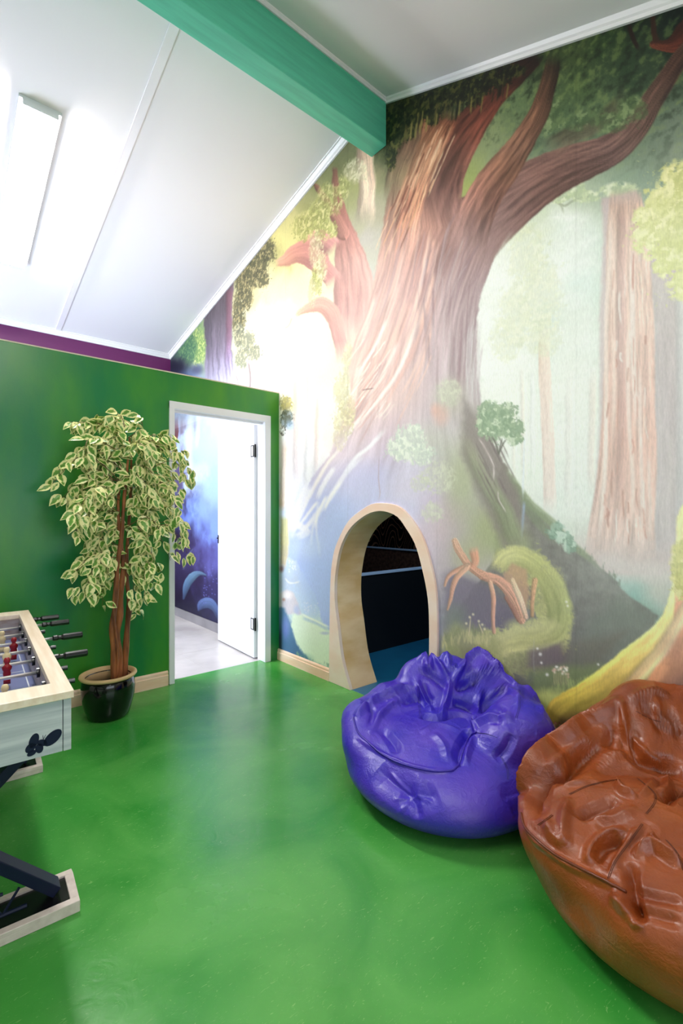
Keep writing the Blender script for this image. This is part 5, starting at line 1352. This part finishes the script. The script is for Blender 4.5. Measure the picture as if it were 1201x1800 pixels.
wc1 = (1.80, 1.38, 0)
bean_bag('bean_bag', 'violet-blue leather bean bag slumped in front of the tunnel arch', M['purple_leather'], M['purple_seam'], M['thread'], wc1, (0, 0, .10),
    [(0, 0, .135, .44, .45, .165), (0, -.03, .09, .40, .41, .13),
     (-.38, .02, .20, .10, .15, .07, .04), (-.35, .16, .24, .13, .14, .08, .05), (-.20, .27, .26, .15, .14, .11, .05), (-.06, .33, .36, .12, .12, .12, .04), (.10, .35, .37, .12, .11, .12, .04),
     (.27, .35, .42, .075, .09, .13, .03), (.31, .25, .36, .13, .15, .16, .05), (.37, .12, .28, .11, .16, .16, .05), (.30, -.10, .30, .15, .17, .13, .05), (.20, -.17, .27, .10, .12, .10, .05), (.10, .27, .24, .24, .14, .155, .04)],
    [([(624,1262),(645,1240),(667,1227),(700,1210),(733,1207)], .035, .030), ([(650,1290),(668,1255),(700,1228)], .03, .018),
     ([(700,1238),(735,1230),(760,1240)], .03, -.02), ([(733,1157),(755,1158),(772,1168),(791,1197)], .03, .030), ([(735,1180),(760,1190),(790,1215)], .03, -.025),
     ([(772,1158),(795,1150),(817,1151)], .03, .02), ([(850,1137),(822,1162),(795,1197)], .028, .034), ([(852,1140),(870,1160),(880,1185)], .025, .02), ([(860,1140),(882,1159),(897,1176)], .03, .02),
     ([(800,1210),(822,1201),(842,1190)], .036, -.055), ([(818,1207),(836,1190),(852,1176)], .018, .02), ([(733,1198),(742,1222),(759,1253)], .028, .030), ([(791,1197),(786,1228),(777,1258)], .028, .028),
     ([(748,1205),(752,1220),(764,1235)], .02, -.02), ([(740,1258),(770,1262),(800,1256),(838,1262)], .04, -.045), ([(795,1235),(815,1240),(836,1252)], .03, -.03), ([(846,1217),(838,1240),(843,1266)], .03, .03),
     ([(856,1225),(885,1208),(915,1230)], .03, .02), ([(862,1245),(880,1250),(870,1275)], .03, -.02), ([(820,1287),(837,1276),(869,1260),(905,1262)], .04, .022), ([(815,1345),(822,1318),(835,1295)], .03, .016),
     ([(812,1350),(806,1325),(815,1300),(840,1270)], .03, -.022), ([(870,1335),(890,1315),(900,1290)], .03, -.018), ([(897,1178),(912,1205),(910,1245)], .03, .012), ([(925,1190),(945,1225),(955,1260)], .035, .012),
     ([(624,1290),(650,1312),(690,1335),(740,1352),(795,1357)], .02, .012), ([(665,1350),(695,1378),(730,1398)], .075, -.024), ([(700,1400),(740,1402),(770,1392)], .06, -.014), ([(720,1395),(730,1420),(735,1440)], .03, -.012),
     ([(680,1350),(705,1378),(722,1392)], .016, .005), ([(700,1432),(716,1412),(728,1398)], .018, .006), ([(760,1410),(745,1402),(730,1398)], .016, .005), ([(690,1405),(712,1402),(728,1400)], .015, .005), ([(668,1280),(690,1305),(700,1325)], .03, -.012), ([(760,1290),(780,1310),(788,1340)], .035, .010), ([(815,1255),(835,1275),(838,1290)], .02, .016), ([(740,1290),(770,1275),(810,1285)], .03, .010),
     ([(640,1232),(655,1250),(652,1285)], .025, -.018), ([(880,1400),(920,1390),(950,1360)], .05, -.01), ([(900,1430),(935,1410)], .04, -.01)],
    [[(622,1262),(630,1288),(650,1308),(680,1330),(715,1345),(760,1355),(796,1355)], [(796,1355),(808,1342),(816,1318),(826,1296),(838,1286)]],
    [[(897,1176),(910,1205),(912,1240),(906,1262)], [(734,1205),(736,1235),(738,1260)], [(838,1288),(856,1290),(872,1296)], [(880,1330),(890,1350),(892,1370)]], 3, .006)
wc2v = cam_pt(1.095, 1.49, 0)
bean_bag('bean_bag', 'tan-brown leather bean bag with crumpled back at the right edge, beside the violet one', M['brown_leather'], M['brown_seam'], M['thread_b'], tuple(wc2v), (0, 0, .12),
    [(0.02, 0, .155, .465, .47, .18), (0, -.02, .09, .44, .42, .13),
     (-.40, .02, .23, .12, .18, .10, .05), (-.31, .20, .27, .12, .17, .12, .05), (-.17, .33, .31, .13, .13, .12, .04), (-.02, .40, .38, .12, .11, .12, .05), (.10, .40, .46, .12, .12, .13, .05), (.24, .36, .46, .14, .14, .13, .05),
     (.40, .18, .36, .14, .17, .14, .05), (-.14, -.02, .27, .2, .2, .11, .06), (.06, .30, .27, .24, .16, .17, .05), (.26, .20, .26, .18, .2, .17, .05), (.04, -.24, .30, .15, .16, .12, .05), (.22, -.2, .30, .2, .2, .12, .05), (-.20, -.26, .22, .2, .15, .1, .06)],
    [([(916,1425),(926,1385),(940,1350),(962,1322),(1011,1283),(1066,1249),(1094,1228)], .045, .042), ([(939,1442),(947,1395),(962,1368),(998,1350),(1045,1316),(1085,1280)], .05, -.055),
     ([(952,1420),(960,1385),(985,1362)], .03, .014), ([(1094,1232),(1100,1283),(1114,1328)], .025, .030), ([(1110,1280),(1108,1305),(1125,1332),(1173,1348),(1201,1358)], .045, -.055), ([(1080,1270),(1075,1300),(1095,1322)], .03, -.02),
     ([(1156,1225),(1156,1259),(1192,1283)], .022, .026), ([(1106,1283),(1135,1322),(1173,1340)], .022, .024), ([(1112,1240),(1120,1222),(1150,1214),(1180,1222)], .025, .02), ([(1125,1245),(1150,1258),(1165,1290)], .03, -.02),
     ([(1170,1250),(1185,1270),(1195,1300)], .02, -.02), ([(1032,1521),(1042,1490),(1073,1469),(1106,1466)], .03, .026), ([(1045,1515),(1060,1490),(1095,1478)], .025, -.018), ([(1014,1438),(1052,1421),(1087,1404)], .03, -.024),
     ([(1085,1378),(1096,1395),(1122,1402)], .025, .024), ([(1122,1402),(1145,1385),(1150,1370)], .02, .014), ([(1000,1402),(990,1450),(994,1490)], .03, .020), ([(960,1440),(975,1470),(990,1490)], .03, .014), ([(1165,1355),(1175,1385),(1160,1395)], .025, .02),
     ([(1165,1410),(1180,1395),(1201,1385)], .03, -.03), ([(1106,1516),(1112,1565),(1120,1625)], .025, -.03), ([(1118,1512),(1145,1490),(1175,1508),(1201,1526)], .03, .030), ([(1145,1480),(1150,1470)], .02, .02),
     ([(1120,1570),(1160,1580),(1201,1590)], .02, -.012), ([(1125,1600),(1165,1615),(1200,1620)], .02, -.010), ([(1073,1572),(1110,1605),(1128,1632)], .03, .022), ([(1110,1575),(1120,1600),(1134,1625)], .02, -.02),
     ([(1130,1450),(1100,1490),(1072,1540)], .02, .012), ([(1060,1325),(1110,1322),(1170,1345)], .03, .012), ([(921,1452),(949,1483),(1001,1520),(1059,1549),(1104,1573)], .02, .012), ([(990,1380),(1030,1375),(1060,1380)], .02, .01), ([(1040,1440),(1080,1440),(1120,1420)], .03, .012)],
    [[(917,1430),(924,1455),(945,1478),(975,1502),(1010,1522),(1055,1544),(1100,1568)]],
    [[(1000,1396),(1030,1382),(1060,1374),(1088,1370)], [(1120,1368),(1148,1392),(1150,1410),(1135,1430)], [(1128,1448),(1105,1480),(1080,1515),(1068,1545)], [(945,1450),(960,1440),(970,1432)], [(1170,1476),(1190,1500),(1201,1530)], [(1118,1250),(1140,1262),(1160,1268)]], 11, .007)
